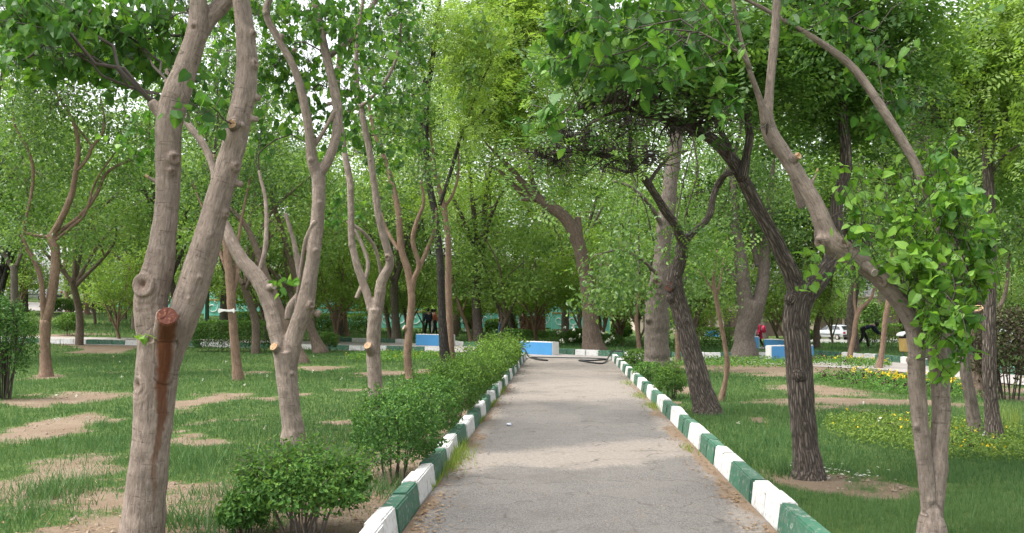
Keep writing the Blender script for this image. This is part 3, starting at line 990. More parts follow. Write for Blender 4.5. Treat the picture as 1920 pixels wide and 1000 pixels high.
            if ridges:
                ang = np.arctan2(bark[:, 1], bark[:, 0]); rad = np.hypot(bark[:, 0], bark[:, 1])
                h = np.array([1 - 2 * abs(mnoise.noise(Vector((b[0] * 26, b[1] * 26, b[2] * 3.2)))) - .7 * abs(mnoise.noise(Vector((b[0] * 55 + 9, b[1] * 55, b[2] * 7.)))) for b in bark])
                co = co + no * (h * ridges)[:, None]
            else:
                h = np.array([mnoise.noise(Vector((b[0] * 9, b[1] * 9, b[2] * 9.))) for b in bark])
                co = co + no * (h * rr[idx] * .05)[:, None]
            if s.stain:
                qx, qy = proj(co); st = np.array(s.stain, float)
                cx = np.interp(qy, st[:, 1], st[:, 0]); w = np.interp(qy, st[:, 1], st[:, 2]) * .5
                e = np.abs(qx - cx + (vn(qy, qx * 0, 46, 3) - .5) * 10 + (vn(qy, qx, 7, 4) - .5) * 5) / np.maximum(w, 1)
                f = np.clip((1.3 - e) / .6, 0, 1) * (no[:, 1] < .05) * (qy > st[0, 1]) * (qy < st[-1, 1]) * np.interp(qy, [700, 800, 960], [1, .8, .25])
                stain = np.maximum(stain, f)
            me.vertices.foreach_set('co', (co - o0).astype(np.float32).ravel())
            for nm in list(me.attributes.keys()):
                if nm in ('bark', 'stain'): me.attributes.remove(me.attributes[nm])
            at = me.attributes.new('bark', 'FLOAT_VECTOR', 'POINT'); at.data.foreach_set('vector', bark.astype(np.float32).ravel())
            at = me.attributes.new('stain', 'FLOAT', 'POINT'); at.data.foreach_set('value', stain.astype(np.float32))
            me.polygons.foreach_set('use_smooth', np.ones(len(me.polygons), bool))
            me.materials.clear(); me.name = 'trunk'; me.update()
        else:
            me = mesh_np('trunk', V - o0, polys, True, {'stain': np.zeros(len(V))}, {'bark': Bk})
        link('trunk', me, s.root, BARK[s.bark])
        for p, d, r, mt in s.cuts:
            q = Vector(d).to_track_quat('Z', 'Y').to_matrix()
            n = 14
            ring = [q @ Vector((math.cos(a) * r * s.rng.uniform(.92, 1.02), math.sin(a) * r * s.rng.uniform(.92, 1.02), 0)) for a in np.arange(n) * 2 * PI / n]
            r2 = [v * .55 + Vector(d) * .006 * s.rng.uniform(-1, 1) for v in ring]
            low = [v - Vector(d) * .02 for v in ring]
            Vv = low + ring + r2 + [Vector((0, 0, 0)) + Vector(d) * -.004]
            Ff = [(i, (i + 1) % n, n + (i + 1) % n, n + i) for i in range(n)] + [(n + i, n + (i + 1) % n, 2 * n + (i + 1) % n, 2 * n + i) for i in range(n)] + [(2 * n + i, 2 * n + (i + 1) % n, 3 * n) for i in range(n)]
            mb = MB(); mb.add([v + Vector(p - o0) for v in Vv], Ff)
            link('cut_face', mb.mesh('cut_face'), s.root, M[mt])
        return s

    def twig(s, a, b, r0, r1, sag=.0, seg=4, k=4):
        a = np.asarray(a, float); b = np.asarray(b, float)
        L = np.linalg.norm(b - a)
        t = np.linspace(0, 1, seg + 1)[:, None]
        off = s.rng.normal(size=3) * L * .13
        c = a * (1 - t) + b * t + off * np.sin(t * PI) + np.array([0, 0, sag * L]) * np.sin(t * PI)
        c[1:-1] += s.rng.normal(size=(seg - 1, 3)) * L * .035
        v, f, _ = tube_np(c, np.linspace(r0, r1, seg + 1), k)
        s.twV.append(v); s.twF.append(f + s.twn); s.twn += len(v)
        return c

    def cloud(s, px, py, rx, ry, n, dY=0., kind='elm', size=.07, mat=None, depth=1.0, up=.4, droop=.3, per=14, bright=0., twigs=True, spread=.14, r0=None, shoot=0., axis=(0, 0, 1.)):
        Yc = s.Y + dY
        n = int(n * {'heart': 2.1, 'frond': 1.8}.get(kind, 1.75))
        if kind != 'heart': size *= 1.12
        c = P(px, py, Yc)
        rad = np.array([rx * Yc / F, rx * Yc / F * depth, ry * Yc / F])
        ns = max(2, n // per)
        q = s.rng.normal(size=(ns, 3)); q = unit(q) * (s.rng.uniform(0, 1, (ns, 1)) ** .42)
        sub = c + q * rad
        if twigs:
            Cs, Rs = s.samples()
            d = np.linalg.norm(Cs - c, axis=1) + np.maximum(Cs[:, 2] - c[2], 0) * .5
            i = d.argmin(); A = Cs[i]
            R0 = min(Rs[i] * .6, .016 * max(1, s.Y / 12), max(.006, .012 * np.linalg.norm(A - c))) if r0 is None else r0
            main = s.twig(A, c, R0, R0 * .4, .08, 7, 5)
            far = c + (c - A) / max(np.linalg.norm(c - A), 1e-6) * rad * .6
            main = np.vstack([main, s.twig(c, far, R0 * .4, R0 * .15, 0, 3, 4)[1:]])
            for p in sub:
                j = np.linalg.norm(main - p, axis=1).argmin(); j = max(0, j - 1)
                s.twig(main[j], p, R0 * .28, .0012 * max(1, s.Y / 9), .05, 3, 3)
        if n > 0:
            m = s.rng.multinomial(n, np.ones(ns) / ns)
            cen = np.repeat(sub, m, 0)
            sg = np.minimum(rad * .55, max(spread, size * 1.3)) if kind != 'frond' else np.full(3, max(spread, size * 1.5) * .75)
            pos = cen + s.rng.normal(size=cen.shape) * sg * np.array([1, 1, .8])
            if shoot:
                ax = unit(s.rng.normal(size=(ns, 3)) * np.array([.45, .45, .25]) + np.array(axis))
                for p_, a_ in zip(sub, ax): s.twig(p_ - a_ * shoot * .5, p_ + a_ * shoot * .5, .0035, .0015, .03, 4, 3)
                pos = cen + np.repeat(ax, m, 0) * s.rng.uniform(-.5, .5, (len(cen), 1)) * shoot + s.rng.normal(size=cen.shape) * .028
            tl = np.repeat(s.rng.normal(0, .13, ns), m) + s.rng.beta(2.2, 2.6, len(pos)) + bright
            s.lv.append((kind, pos, np.full(len(pos), size), up, droop, tl, mat))
        return s

    def leaves(s, mat, objs=0, name='crown'):
        if s.twV:
            me = mesh_np('twigs', np.concatenate(s.twV) - s.base, [np.concatenate(s.twF)], True)
            o = link('twigs', me, s.root, M['twig_grey' if s.bark in ('grey',) else 'twig']); o['kind'] = 'stuff'
        parts = {}
        for kind, pos, size, up, droop, tl, mt in s.lv:
            mt = mt or mat
            if kind == 'heart':
                if objs:
                    qx, qy = proj(pos); vis = (qx > -20) & (qx < 1940) & (qy > -20) & (qy < 1010) & (pos[:, 1] > .5)
                    cand = np.where(vis)[0]
                    take = cand[:max(0, min(objs, int(len(cand) * .8)))]
                    objs -= len(take)
                    nrm, d, sd = leaf_dirs(len(take), s.rng, up, droop)
                    ms = heart_meshes(mt); order = [8, 0, 6, 1, 2, 3, 4, 5, 7]
                    for a, ix in enumerate(take):
                        L = size[ix] * s.rng.uniform(.42, 1.25)
                        me = ms[order[int(np.clip(tl[ix] * 9 - .3 + s.rng.normal() * .6, 0, 8))]]
                        o = bpy.data.objects.new('leaf', me); C.objects.link(o); o.parent = s.root
                        x, y, z = d[a] * L, sd[a] * L, nrm[a] * L; t = pos[ix] - s.base
                        o.matrix_local = Matrix(((x[0], y[0], z[0], t[0]), (x[1], y[1], z[1], t[1]), (x[2], y[2], z[2], t[2]), (0, 0, 0, 1)))
                    keep = np.ones(len(pos), bool); keep[take] = False
                    pos, size, tl = pos[keep], size[keep], tl[keep]
                p = hearts(pos, size, s.rng, up, droop, tl)
            elif kind == 'frond':
                p = fronds(pos, size, s.rng, up, droop, tl)
            else:
                p = kites(pos, size, s.rng, up, droop, .62, .2, tl)
            parts.setdefault(mt, []).append(p)
        for mt, pp in parts.items():
            foliage(name, pp, s.root, LEAF[mt], origin=s.base)
        return s


# ---- big pale forked tree, left foreground
t = Tree('mulberry_tree', 'big pale forked tree close by with rust-brown sap stain running down from a sawn stub', (270, 1012), 'pale', Y=7.05)
t.limb([(267, 1012, 77), (272, 930, 74), (281, 850, 71), (289, 760, 74), (294, 690, 78), (300, 640, 80)], (0, 0), flare=True, flare_k=.08)
t.limb([(292, 700, 56), (286, 620, 62), (284, 560, 64), (300, 490, 54), (311, 400, 45), (316, 300, 47), (318, 230, 50), (330, 180, 52), (352, 120, 44), (368, 70, 40), (372, 20, 34), (372, -60, 30), (380, -170, 24), (400, -330, 16)], (0, .05))
t.limb([(352, 110, 36), (385, 45, 34), (425, 0, 32), (480, -60, 28), (540, -160, 20), (580, -260, 12)], (.03, .4))
t.limb([(303, 700, 56), (330, 630, 54), (356, 560, 60), (380, 480, 54), (402, 400, 49), (428, 310, 46), (447, 230, 46), (460, 150, 42), (460, 80, 37), (452, 0, 33), (446, -90, 28), (430, -240, 22), (440, -380, 12)], (0, -.05))
t.limb([(299, 745, 36), (305, 690, 42), (309, 645, 42), (312, 616, 42)], (-.02, -.12), flare=False)
t.stub((312, 622), (313, 593), 42, 'wood_red', -.14, .97, -.11)
t.stub((318, 235), (284, 192), 22, 'wood_grey', -.02, .9)
t.stub((322, 228), (312, 150), 16, 'wood_grey', -.02, .6)
t.stub((310, 352), (274, 330), 9, 'wood_fresh', -.02, .8)
t.stub((440, 236), (434, 232), 20, 'wood_fresh', -.16, .9)
for k in [(272, 535, 27), (264, 722, 20), (326, 298, 14), (323, 322, 9), (475, 65, 9), (478, 120, 10), (455, 236, 8), (300, 388, 7), (443, 312, 10), (452, 345, 8), (365, 50, 9), (486, 185, 7), (425, 401, 9), (420, 292, 8), (405, 318, 7), (482, 225, 7), (355, 560, 6), (300, 470, 6), (395, 440, 5), (375, 520, 5), (280, 640, 7), (330, 640, 9)]:
    t.knot(*k, pit=k[2] > 8)
t.stain = [(312, 588, 40), (310, 640, 34), (306, 700, 26), (301, 760, 20), (296, 820, 13), (290, 880, 9), (284, 960, 7)]
t.finish_wood(.0105, 16)
kw = dict(kind='heart', size=.088, droop=.9, up=.25, bright=-.08, shoot=.42, axis=(.3, 0, -.5))
for px, py, rx, ry, n, dY in [(50, 40, 100, 55, 110, -.2), (170, 40, 110, 55, 130, .3), (290, 60, 80, 70, 110, .5), (100, 60, 120, 60, 110, 1.2), (220, 90, 100, 60, 110, 1.2), (110, 100, 110, 40, 90, .5), (250, 130, 80, 45, 80, .8), (330, 150, 40, 40, 40, .6), (30, 120, 50, 40, 30, .6), (375, 185, 25, 40, 16, -.3),
                              (140, -90, 260, 70, 160, .3), (420, -160, 200, 90, 160, .4), (540, -300, 200, 90, 120, .6), (300, -320, 220, 90, 120, 0)]:
    t.cloud(px, py, rx, ry, n, dY, per=9, spread=.17, **kw)
t.cloud(262, 633, 12, 8, 4, -.15, kind='heart', size=.07, mat='mulberry', bright=.5, per=2, r0=.003)
t.leaves('mulberry', 300)

# ---- second pale tree, lyre shaped
t = Tree('mulberry_tree', 'lyre-shaped pale tree behind the nearest bush, sawn stub at its fork', (552, 832), 'pale')
t.limb([(552, 832, 40), (546, 770, 37), (537, 700, 40), (534, 660, 44)], flare=True)
t.limb([(530, 680, 30), (518, 620, 31), (503, 560, 31), (484, 522, 30), (456, 490, 27), (435, 455, 23), (424, 425, 19), (408, 395, 15), (398, 365, 14), (402, 325, 14), (383, 275, 14), (350, 230, 13), (325, 180, 11), (310, 110, 9), (300, 30, 7)], (0, .6))
t.limb([(541, 690, 32), (556, 620, 33), (572, 575, 34), (584, 500, 27), (594, 430, 26), (598, 370, 25), (597, 325, 25)], (0, .1))
t.limb([(596, 335, 22), (586, 300, 21), (580, 250, 18), (567, 180, 17), (548, 120, 15), (520, 70, 14), (499, 25, 14), (510, -20, 12), (520, -100, 9), (510, -190, 7)], (.1, -.3))
t.limb([(598, 330, 21), (618, 295, 19), (631, 250, 18), (633, 200, 18), (620, 140, 17), (608, 90, 16), (598, 40, 15), (588, -10, 14), (575, -90, 11), (560, -190, 7)], (.1, .3))
t.limb([(618, 105, 11), (645, 85, 11), (672, 50, 11), (705, 0, 10), (735, -60, 8)], (.3, .2))
t.limb([(590, 272, 9), (608, 245, 8), (626, 210, 8)], (.1, .1))
t.limb([(540, 600, 14), (545, 575, 16), (565, 545, 16), (560, 500, 13), (550, 450, 9), (535, 400, 7)], (.8, .9))
t.limb([(480, 525, 10), (495, 480, 10), (500, 420, 9), (497, 370, 8), (485, 320, 6)], (.3, .7))
t.limb([(553, 600, 9), (570, 470, 9), (578, 440, 9), (590, 415, 8)], (.3, .0))
t.stub((530, 668), (513, 650), 17, 'wood_fresh', -.16)
t.stub((496, 545), (513, 537), 14, 'wood_grey', -.10)
for k in [(583, 572, 9), (598, 590, 8), (583, 300, 6), (530, 68, 6), (611, 62, 5), (640, 130, 5), (497, 25, 6), (553, 93, 5), (600, 380, 5), (592, 470, 5), (615, 195, 5), (596, 352, 4), (510, 590, 4), (575, 530, 5), (548, 700, 5)]:
    t.knot(*k, pit=k[2] > 7)
t.finish_wood(.013, 14)
for px, py, rx, ry, n, dY in [(520, 120, 60, 60, 75, .9), (620, 40, 90, 50, 90, 0), (690, 60, 50, 50, 50, -.2), (410, 150, 45, 90, 80, .9), (330, 120, 60, 70, 80, .8), (560, 20, 80, 40, 90, .4), (430, 40, 70, 60, 80, 1.), (655, 170, 60, 40, 55, .5), (600, 170, 60, 60, 80, 1.0), (650, 60, 60, 60, 70, .8), (560, 90, 60, 60, 90, .9), (610, 250, 40, 40, 40, 1.2), (545, 170, 50, 40, 50, 1.1), (470, 20, 60, 40, 60, .8), (535, 530, 12, 22, 9, -.3), (500, 240, 45, 40, 50, 1.),
                              (280, 260, 60, 50, 70, 1.1), (560, -110, 160, 60, 160, 0), (420, -60, 120, 50, 110, .6), (700, -90, 120, 50, 110, 0)]:
    t.cloud(px, py, rx, ry, n, dY, kind='heart', size=.096, droop=.8, up=.3, per=9, spread=.2, shoot=.45, axis=(.2, 0, -.4))
t.leaves('mulberry', 300)

# ---- third pale tree
t = Tree('mulberry_tree', 'pale two-limbed tree with an orange sawn stub, just left of the clipped shrub row', (705, 772), 'pale')
t.limb([(705, 772, 28), (702, 700, 27), (700, 640, 27), (704, 580, 27)], flare=True)
t.limb([(700, 590, 18), (688, 552, 16), (672, 505, 15), (660, 455, 13), (658, 400, 13), (656, 340, 13), (645, 280, 12), (637, 215, 10), (634, 140, 9), (640, 60, 8), (650, -60, 6)], (0, .5))
t.limb([(708, 580, 22), (716, 530, 20), (731, 495, 17), (724, 460, 15), (711, 410, 14), (702, 350, 13), (692, 280, 13), (677, 205, 12), (668, 140, 10), (672, 60, 8), (690, -60, 6)], (0, -.2))
t.limb([(660, 420, 7), (685, 440, 7), (705, 470, 7), (715, 520, 7)], (.4, .6))
t.limb([(640, 215, 6), (690, 190, 7), (730, 140, 7), (748, 90, 6), (752, 30, 5)], (-.1, -.4))
t.limb([(668, 560, 9), (690, 500, 8), (670, 440, 7), (650, 415, 6)], (.9, 1.2))
t.stub((700, 668), (689, 648), 16, 'wood_fresh', -.2)
for k in [(656, 460, 5), (727, 483, 7), (660, 400, 3), (700, 370, 3), (694, 300, 3), (690, 580, 5)]: t.knot(*k, pit=k[2] > 6)
t.finish_wood(.015, 12)
for px, py, rx, ry, n, dY in [(660, 250, 50, 60, 110, .8), (740, 170, 55, 60, 110, -.2), (690, 90, 60, 50, 110, .3), (770, 70, 50, 50, 90, -.5), (720, 300, 45, 50, 70, .9), (760, 250, 40, 40, 60, .4), (640, 400, 35, 50, 60, 1.2),
                              (640, 30, 60, 40, 90, .4), (750, 0, 60, 40, 80, 0), (690, -80, 140, 50, 180, 0)]:
    t.cloud(px, py, rx, ry, n, dY, kind='heart', size=.10, droop=.8, up=.3, per=9, spread=.22, shoot=.5, axis=(.2, 0, -.4))
t.leaves('mulberry', 300)

# ---- slender tan tree right of it
t = Tree('slender_tree', 'slender tan tree with three upswept limbs, right of the pale two-limbed tree', (768, 712), 'tan')
t.limb([(768, 712, 16), (764, 660, 15), (769, 600, 14), (772, 560, 14), (765, 510, 14), (752, 465, 13), (747, 400, 12), (733, 335, 10), (716, 285, 8), (702, 250, 7), (690, 190, 5)], flare=True)
t.limb([(748, 470, 8), (732, 445, 7), (720, 420, 6), (716, 400, 5)], (0, .3))
t.limb([(772, 560, 9), (776, 525, 10), (785, 498, 9), (774, 455, 9), (780, 420, 8), (794, 380, 7), (790, 340, 4)], (0, -.3))
t.limb([(776, 525, 8), (790, 495, 8), (802, 465, 8), (815, 430, 6), (818, 390, 4)], (0, .3))
t.stub((766, 618), (757, 614), 10, 'wood_grey', -.05)
t.finish_wood(None, 9)
for px, py, rx, ry, n, dY in [(720, 230, 50, 60, 500, .3), (790, 320, 50, 40, 350, 0), (770, 180, 50, 50, 450, .5), (735, 400, 40, 30, 180, .4), (810, 420, 25, 30, 120, 0), (700, 120, 60, 50, 450, .5), (745, 20, 70, 50, 500, .6)]:
    t.cloud(px, py, rx, ry, n, dY, kind='elm', size=.085, droop=.5, spread=.22)
t.leaves('elm')

# ---- blackish slender tree at the hedge end, and its pale neighbour
t = Tree('locust_tree', 'straight slender blackish trunk with one long arm, behind the far end of the shrub row', (836, 690), 'black')
t.limb([(836, 690, 20), (832, 640, 18), (828, 580, 15), (826, 500, 14), (817, 410, 14), (804, 340, 12), (798, 260, 12), (801, 180, 11), (812, 100, 9), (822, 20, 8), (825, -60, 6)], flare=True)
t.limb([(824, 385, 8), (838, 345, 7), (853, 295, 7), (866, 250, 6), (884, 205, 5), (905, 150, 4), (920, 120, 3)], (0, -.6))
t.limb([(800, 250, 6), (785, 215, 6), (778, 190, 5), (765, 150, 4)], (0, .3))
t.limb([(801, 180, 6), (790, 120, 5), (775, 60, 4)], (0, .3))
t.limb([(800, 330, 4), (790, 290, 4), (785, 260, 3)], (0, .3))
t.limb([(868, 240, 4), (890, 230, 4), (910, 205, 3)], (-.4, -.8))
t.finish_wood(None, 9)
for px, py, rx, ry, n, dY in [(870, 130, 45, 60, 260, -.6), (830, 40, 70, 50, 300, 0), (770, 120, 50, 50, 250, .3), (880, 220, 35, 40, 130, -.8), (900, 60, 50, 50, 240, -.6), (790, 230, 35, 40, 120, .4)]:
    t.cloud(px, py, rx, ry, n, dY, kind='frond', size=.24, droop=.4, up=.5, per=10, spread=.3, mat='lime' if px > 820 else None, bright=.15)
t.cloud(905, 60, 40, 40, 40, -1.5, kind='heart', size=.13, droop=.9, per=6)
t.cloud(880, 150, 30, 50, 40, -1.2, kind='heart', size=.13, droop=.9, per=6)
t.leaves('locust')
t = Tree('slender_tree', 'straight tan trunk standing against the blackish slender trunk', (846, 687), 'tan', Y=28.4)
t.limb([(846, 687, 14), (844, 620, 13), (841, 540, 12), (840, 450, 11), (832, 390, 10), (818, 335, 8), (802, 292, 7), (772, 266, 5)], flare=True)
t.limb([(833, 390, 6), (850, 362, 5), (860, 320, 4), (858, 250, 3)], (0, .3))
t.limb([(820, 340, 5), (800, 200, 4), (790, 100, 3)], (0, .5))
t.finish_wood(None, 8)
for px, py, rx, ry, n, dY in [(790, 250, 40, 40, 260, .4), (850, 290, 40, 40, 220, .5), (800, 120, 50, 50, 350, .8)]:
    t.cloud(px, py, rx, ry, n, dY, size=.09, droop=.5, spread=.25)
t.leaves('elm')

# ---- thin posts of young trees and others on the left lawn
def simple(name, label, base, bark, limbs, clouds, leaf='elm', kind='elm', size=.09, Y=None, k=8, voxel=None, group=None, spread=.25, ridges=0., stubs=(), bright=0., per=14, dead=()):
    t = Tree(name, label, base, bark, Y=Y, group=group)
    for i, l in enumerate(limbs):
        dy = (0, 0)
        if isinstance(l, tuple): l, dy = l
        t.limb(l, dy, flare=(i == 0))
    for sargs in stubs: t.stub(*sargs)
    t.finish_wood(voxel, k, ridges)
    if 20 < t.Y < 50:
        tx = limbs[0][-1][0]
        clouds = list(clouds)
        for _ in range(3):
            clouds.append((tx + t.rng.uniform(-110, 110), t.rng.uniform(-10, 230), 80, 60, 480 if kind != 'frond' else 160, t.rng.uniform(0, 1.5)))
    for c in clouds:
        px, py, rx, ry, n = c[:5]
        t.cloud(px, py, rx, ry, n, c[5] if len(c) > 5 else 0., kind=kind, size=size, droop=.45, up=.45, spread=spread, bright=bright, per=per)
    for px, py, rx, ry, nq in dead:
        c = P(px, py, t.Y + .3); Cs, _ = t.samples()
        for q in range(nq):
            a = c + t.rng.normal(size=3) * np.array([rx, rx, ry]) * t.Y / F * .55; A = Cs[np.linalg.norm(Cs - a, axis=1).argmin()]
            bnd = t.twig(A + (c - A) * t.rng.uniform(0, .8), a, .009, .003, .1, 4, 3)
            for w in range(3): t.twig(bnd[2], bnd[2] + t.rng.normal(size=3) * np.array([.25, .25, .16]), .005, .002, 0, 3, 3)
    t.leaves(leaf)
    return t


t = simple('slender_tree', 'thin brown trunk with a white strip tied round it, left of the lyre-shaped tree', (446, 714), 'tan',
       [[(446, 714, 19), (440, 650, 17), (436, 600, 16), (432, 540, 17), (426, 480, 14), (418, 420, 10), (410, 360, 8), (400, 290, 6)],
        ([(434, 560, 9), (444, 520, 9), (446, 460, 7), (455, 400, 5), (470, 330, 4)], (0, .5)), ([(430, 520, 8), (412, 470, 7), (405, 440, 6), (380, 390, 4), (360, 340, 3)], (0, .4))],
       [(400, 300, 50, 60, 500, .5), (470, 320, 45, 50, 350, .5), (350, 330, 40, 50, 300, .5), (430, 220, 60, 60, 500, .6)], k=9)
simple('leaning_tree', 'grey-brown trunk leaning left with spreading foot, behind the lyre-shaped tree', (598, 662), 'brown',
       [[(600, 662, 26), (588, 630, 18), (574, 590, 15), (560, 550, 13), (548, 500, 12), (530, 440, 10), (510, 370, 8), (500, 300, 6)],
        ([(560, 550, 9), (590, 480, 8), (610, 420, 7), (640, 360, 5)], (0, .6))],
       [(500, 330, 70, 60, 700, 0), (620, 370, 60, 50, 500, .6), (560, 250, 80, 60, 700, 0)], leaf='locust')
simple('leaning_tree', 'dark trunk leaning left, its foot in bare earth under the lyre-shaped tree', (568, 682), 'brown',
       [[(566, 682, 26), (555, 650, 19), (540, 615, 16), (520, 565, 14), (496, 510, 13), (470, 440, 11), (440, 400, 9), (400, 370, 6)]],
       [(420, 380, 60, 40, 450), (470, 330, 70, 50, 600)], leaf='dark')
simple('mulberry_tree', 'brown forked tree on the far left lawn, limbs curving up through the leaves', (86, 706), 'tan',
       [[(86, 706, 22), (84, 650, 19), (85, 600, 20)],
        ([(82, 610, 9), (80, 560, 10), (76, 520, 9), (62, 485, 8), (52, 468, 7), (40, 440, 5)], (0, -.3)),
        ([(86, 605, 17), (96, 560, 17), (103, 510, 17), (104, 470, 16), (94, 440, 15)], (0, .1)),
        ([(95, 445, 12), (115, 410, 12), (134, 365, 11), (143, 315, 9), (147, 270, 8), (136, 225, 6), (115, 190, 5), (100, 165, 4)], (.1, -.3)),
        ([(146, 320, 6), (165, 295, 6), (173, 275, 6), (192, 250, 5), (195, 215, 4), (188, 180, 3)], (-.1, .3)),
        ([(173, 275, 4), (150, 245, 4), (125, 215, 3)], (.1, .2)),
        ([(98, 448, 8), (118, 430, 7), (150, 405, 7), (178, 370, 7), (200, 325, 6), (240, 302, 5), (285, 285, 4)], (.1, .8)),
        ([(105, 450, 6), (135, 425, 6), (160, 400, 5), (180, 340, 4), (220, 280, 3)], (.1, .6)),
        ([(90, 445, 6), (60, 440, 6), (45, 430, 6), (58, 370, 6), (62, 320, 6), (52, 280, 5), (30, 240, 4), (22, 200, 3)], (.3, .5))],
       [(110, 190, 90, 60, 900, -.3), (200, 230, 70, 60, 600, .3), (60, 230, 70, 70, 700, .5), (30, 330, 60, 70, 450, .6), (220, 330, 60, 50, 450, .8), (150, 440, 60, 60, 350, .6), (270, 270, 60, 60, 500, .8), (30, 440, 50, 50, 300, -.2), (60, 120, 90, 50, 700, 0), (200, 130, 90, 50, 700, 0), (110, 320, 60, 50, 400, 1.)], size=.085, k=10)
simple('slender_tree', 'grey trunk rising behind the twiggy bush at the far left edge', (27, 662), 'grey',
       [[(28, 662, 15), (27, 600, 14), (27, 540, 14), (26, 498, 13)], ([(24, 505, 8), (10, 480, 8), (-8, 455, 7), (-30, 420, 6)], (0, -.3)), ([(30, 500, 8), (40, 475, 7), (44, 440, 5), (60, 400, 4)], (0, .3))],
       [(-10, 410, 60, 50, 450), (50, 410, 50, 50, 400), (0, 340, 70, 60, 600)])
simple('locust_tree', 'thick dark trunk seen between the grey trunk and the brown forked tree', (46, 588), 'dark',
       [[(45, 588, 17), (44, 540, 15), (40, 480, 13), (30, 430, 11), (10, 380, 8)], ([(42, 490, 9), (60, 420, 8), (80, 360, 5)], (0, 0))],
       [(10, 400, 90, 60, 900), (70, 370, 90, 60, 900), (20, 500, 60, 30, 250)], leaf='dark', kind='frond', size=.4, spread=.6)
simple('slender_tree', 'left one of two pale trunks on the grassy bank behind the round bush', (129, 586), 'tan', [[(129, 586, 12), (126, 550, 10), (123, 500, 9), (118, 440, 7), (110, 380, 5)], ([(124, 505, 5), (140, 450, 5), (155, 400, 3)], (0, .5))],
       [(115, 400, 60, 60, 700), (160, 420, 50, 50, 500), (120, 500, 50, 30, 250)], size=.16, leaf='elm', spread=.5)
simple('slender_tree', 'right one of two pale trunks on the grassy bank behind the round bush', (164, 590), 'tan', [[(164, 590, 11), (160, 550, 10), (155, 500, 9), (165, 440, 7), (180, 380, 5)], ([(157, 505, 5), (140, 450, 5)], (0, .5))],
       [(180, 400, 60, 60, 700), (210, 450, 50, 50, 500), (200, 520, 50, 30, 300)], size=.16, leaf='locust', spread=.5)
simple('young_tree', 'low leafy sapling on the grassy bank beside the big forked tree', (207, 604), 'tan', [[(207, 604, 6), (206, 570, 5), (203, 530, 4), (200, 490, 3)]], [(205, 530, 35, 40, 500), (200, 480, 45, 35, 500), (206, 580, 18, 15, 120)], size=.13, leaf='locust', spread=.35)
simple('young_tree', 'thin dark stem with a leaf tuft close left of the big forked tree', (235, 600), 'brown', [[(235, 600, 6), (236, 560, 6), (238, 520, 5), (236, 470, 4)]], [(240, 570, 18, 25, 120), (240, 480, 50, 40, 600)], size=.13, leaf='elm', spread=.35)
simple('elm_tree', 'dark trunk with a bent arm seen right behind the shoulder of the big forked tree', (272, 598), 'black', [[(272, 598, 13), (268, 540, 12), (262, 480, 12), (266, 420, 11), (262, 380, 9), (250, 330, 6)], ([(266, 420, 7), (240, 390, 6), (205, 375, 4)], (0, .5))],
       [(240, 340, 90, 70, 900), (200, 390, 60, 40, 400), (290, 420, 60, 50, 500)], size=.15, leaf='elm', spread=.5)
simple('locust_tree', 'black leaning locust trunk behind the fork of the lyre-shaped tree', (540, 640), 'black', [[(540, 640, 18), (530, 590, 17), (510, 540, 16), (490, 480, 15), (470, 420, 13), (450, 380, 10), (420, 340, 7)], ([(500, 500, 8), (540, 430, 8), (560, 380, 6), (565, 330, 4)], (0, .5)), ([(450, 385, 6), (410, 400, 5), (370, 405, 3)], (0, .4))],
       [(440, 330, 80, 50, 500), (560, 330, 70, 60, 500), (390, 380, 50, 40, 200)], leaf='locust', kind='frond', size=.36, spread=.5, per=10)
simple('slender_tree', 'thin tan leaning trunk above the clipped box hedge', (484, 607), 'tan', [[(484, 607, 8), (474, 570, 9), (466, 535, 9), (458, 490, 8), (450, 440, 6)]], [(450, 430, 50, 40, 400), (480, 470, 40, 30, 250)], size=.12)
simple('slender_tree', 'thin red-brown trunk beyond the lyre-shaped tree, in front of the far hedge', (652, 632), 'tan', [[(652, 632, 9), (646, 590, 8), (643, 520, 8), (634, 470, 6), (628, 420, 5)], ([(644, 515, 5), (655, 480, 4), (662, 440, 3)], (0, .4))], [(630, 410, 50, 50, 450), (665, 430, 40, 40, 300)], size=.12)
simple('elm_tree', 'dark grey trunk just right of the pale two-limbed tree, by the cross path kerb', (742, 640), 'grey', [[(744, 640, 17), (741, 590, 14), (738, 540, 13), (735, 490, 11), (725, 430, 9), (715, 370, 6)], ([(738, 540, 8), (752, 500, 7), (770, 440, 5)], (0, .5))], [(720, 370, 70, 60, 700), (780, 420, 60, 50, 500)], size=.12)
simple('slender_tree', 'brown trunk half hidden beside the pale two-limbed tree, thin and leaning left', (733, 638), 'brown', [[(733, 638, 8), (726, 600, 8), (718, 560, 8), (708, 520, 6)]], [(700, 500, 40, 30, 250)], size=.12)
simple('slender_tree', 'thin tan trunk leaning left by the right end of the cross path kerb', (883, 642), 'tan', [[(883, 642, 8), (876, 612, 7), (866, 588, 7), (857, 560, 6), (848, 520, 5), (845, 480, 4)], ([(866, 590, 4), (874, 560, 4), (876, 520, 3)], (0, .3))], [(850, 480, 40, 35, 400), (880, 510, 40, 30, 350)], size=.11, leaf='locust')

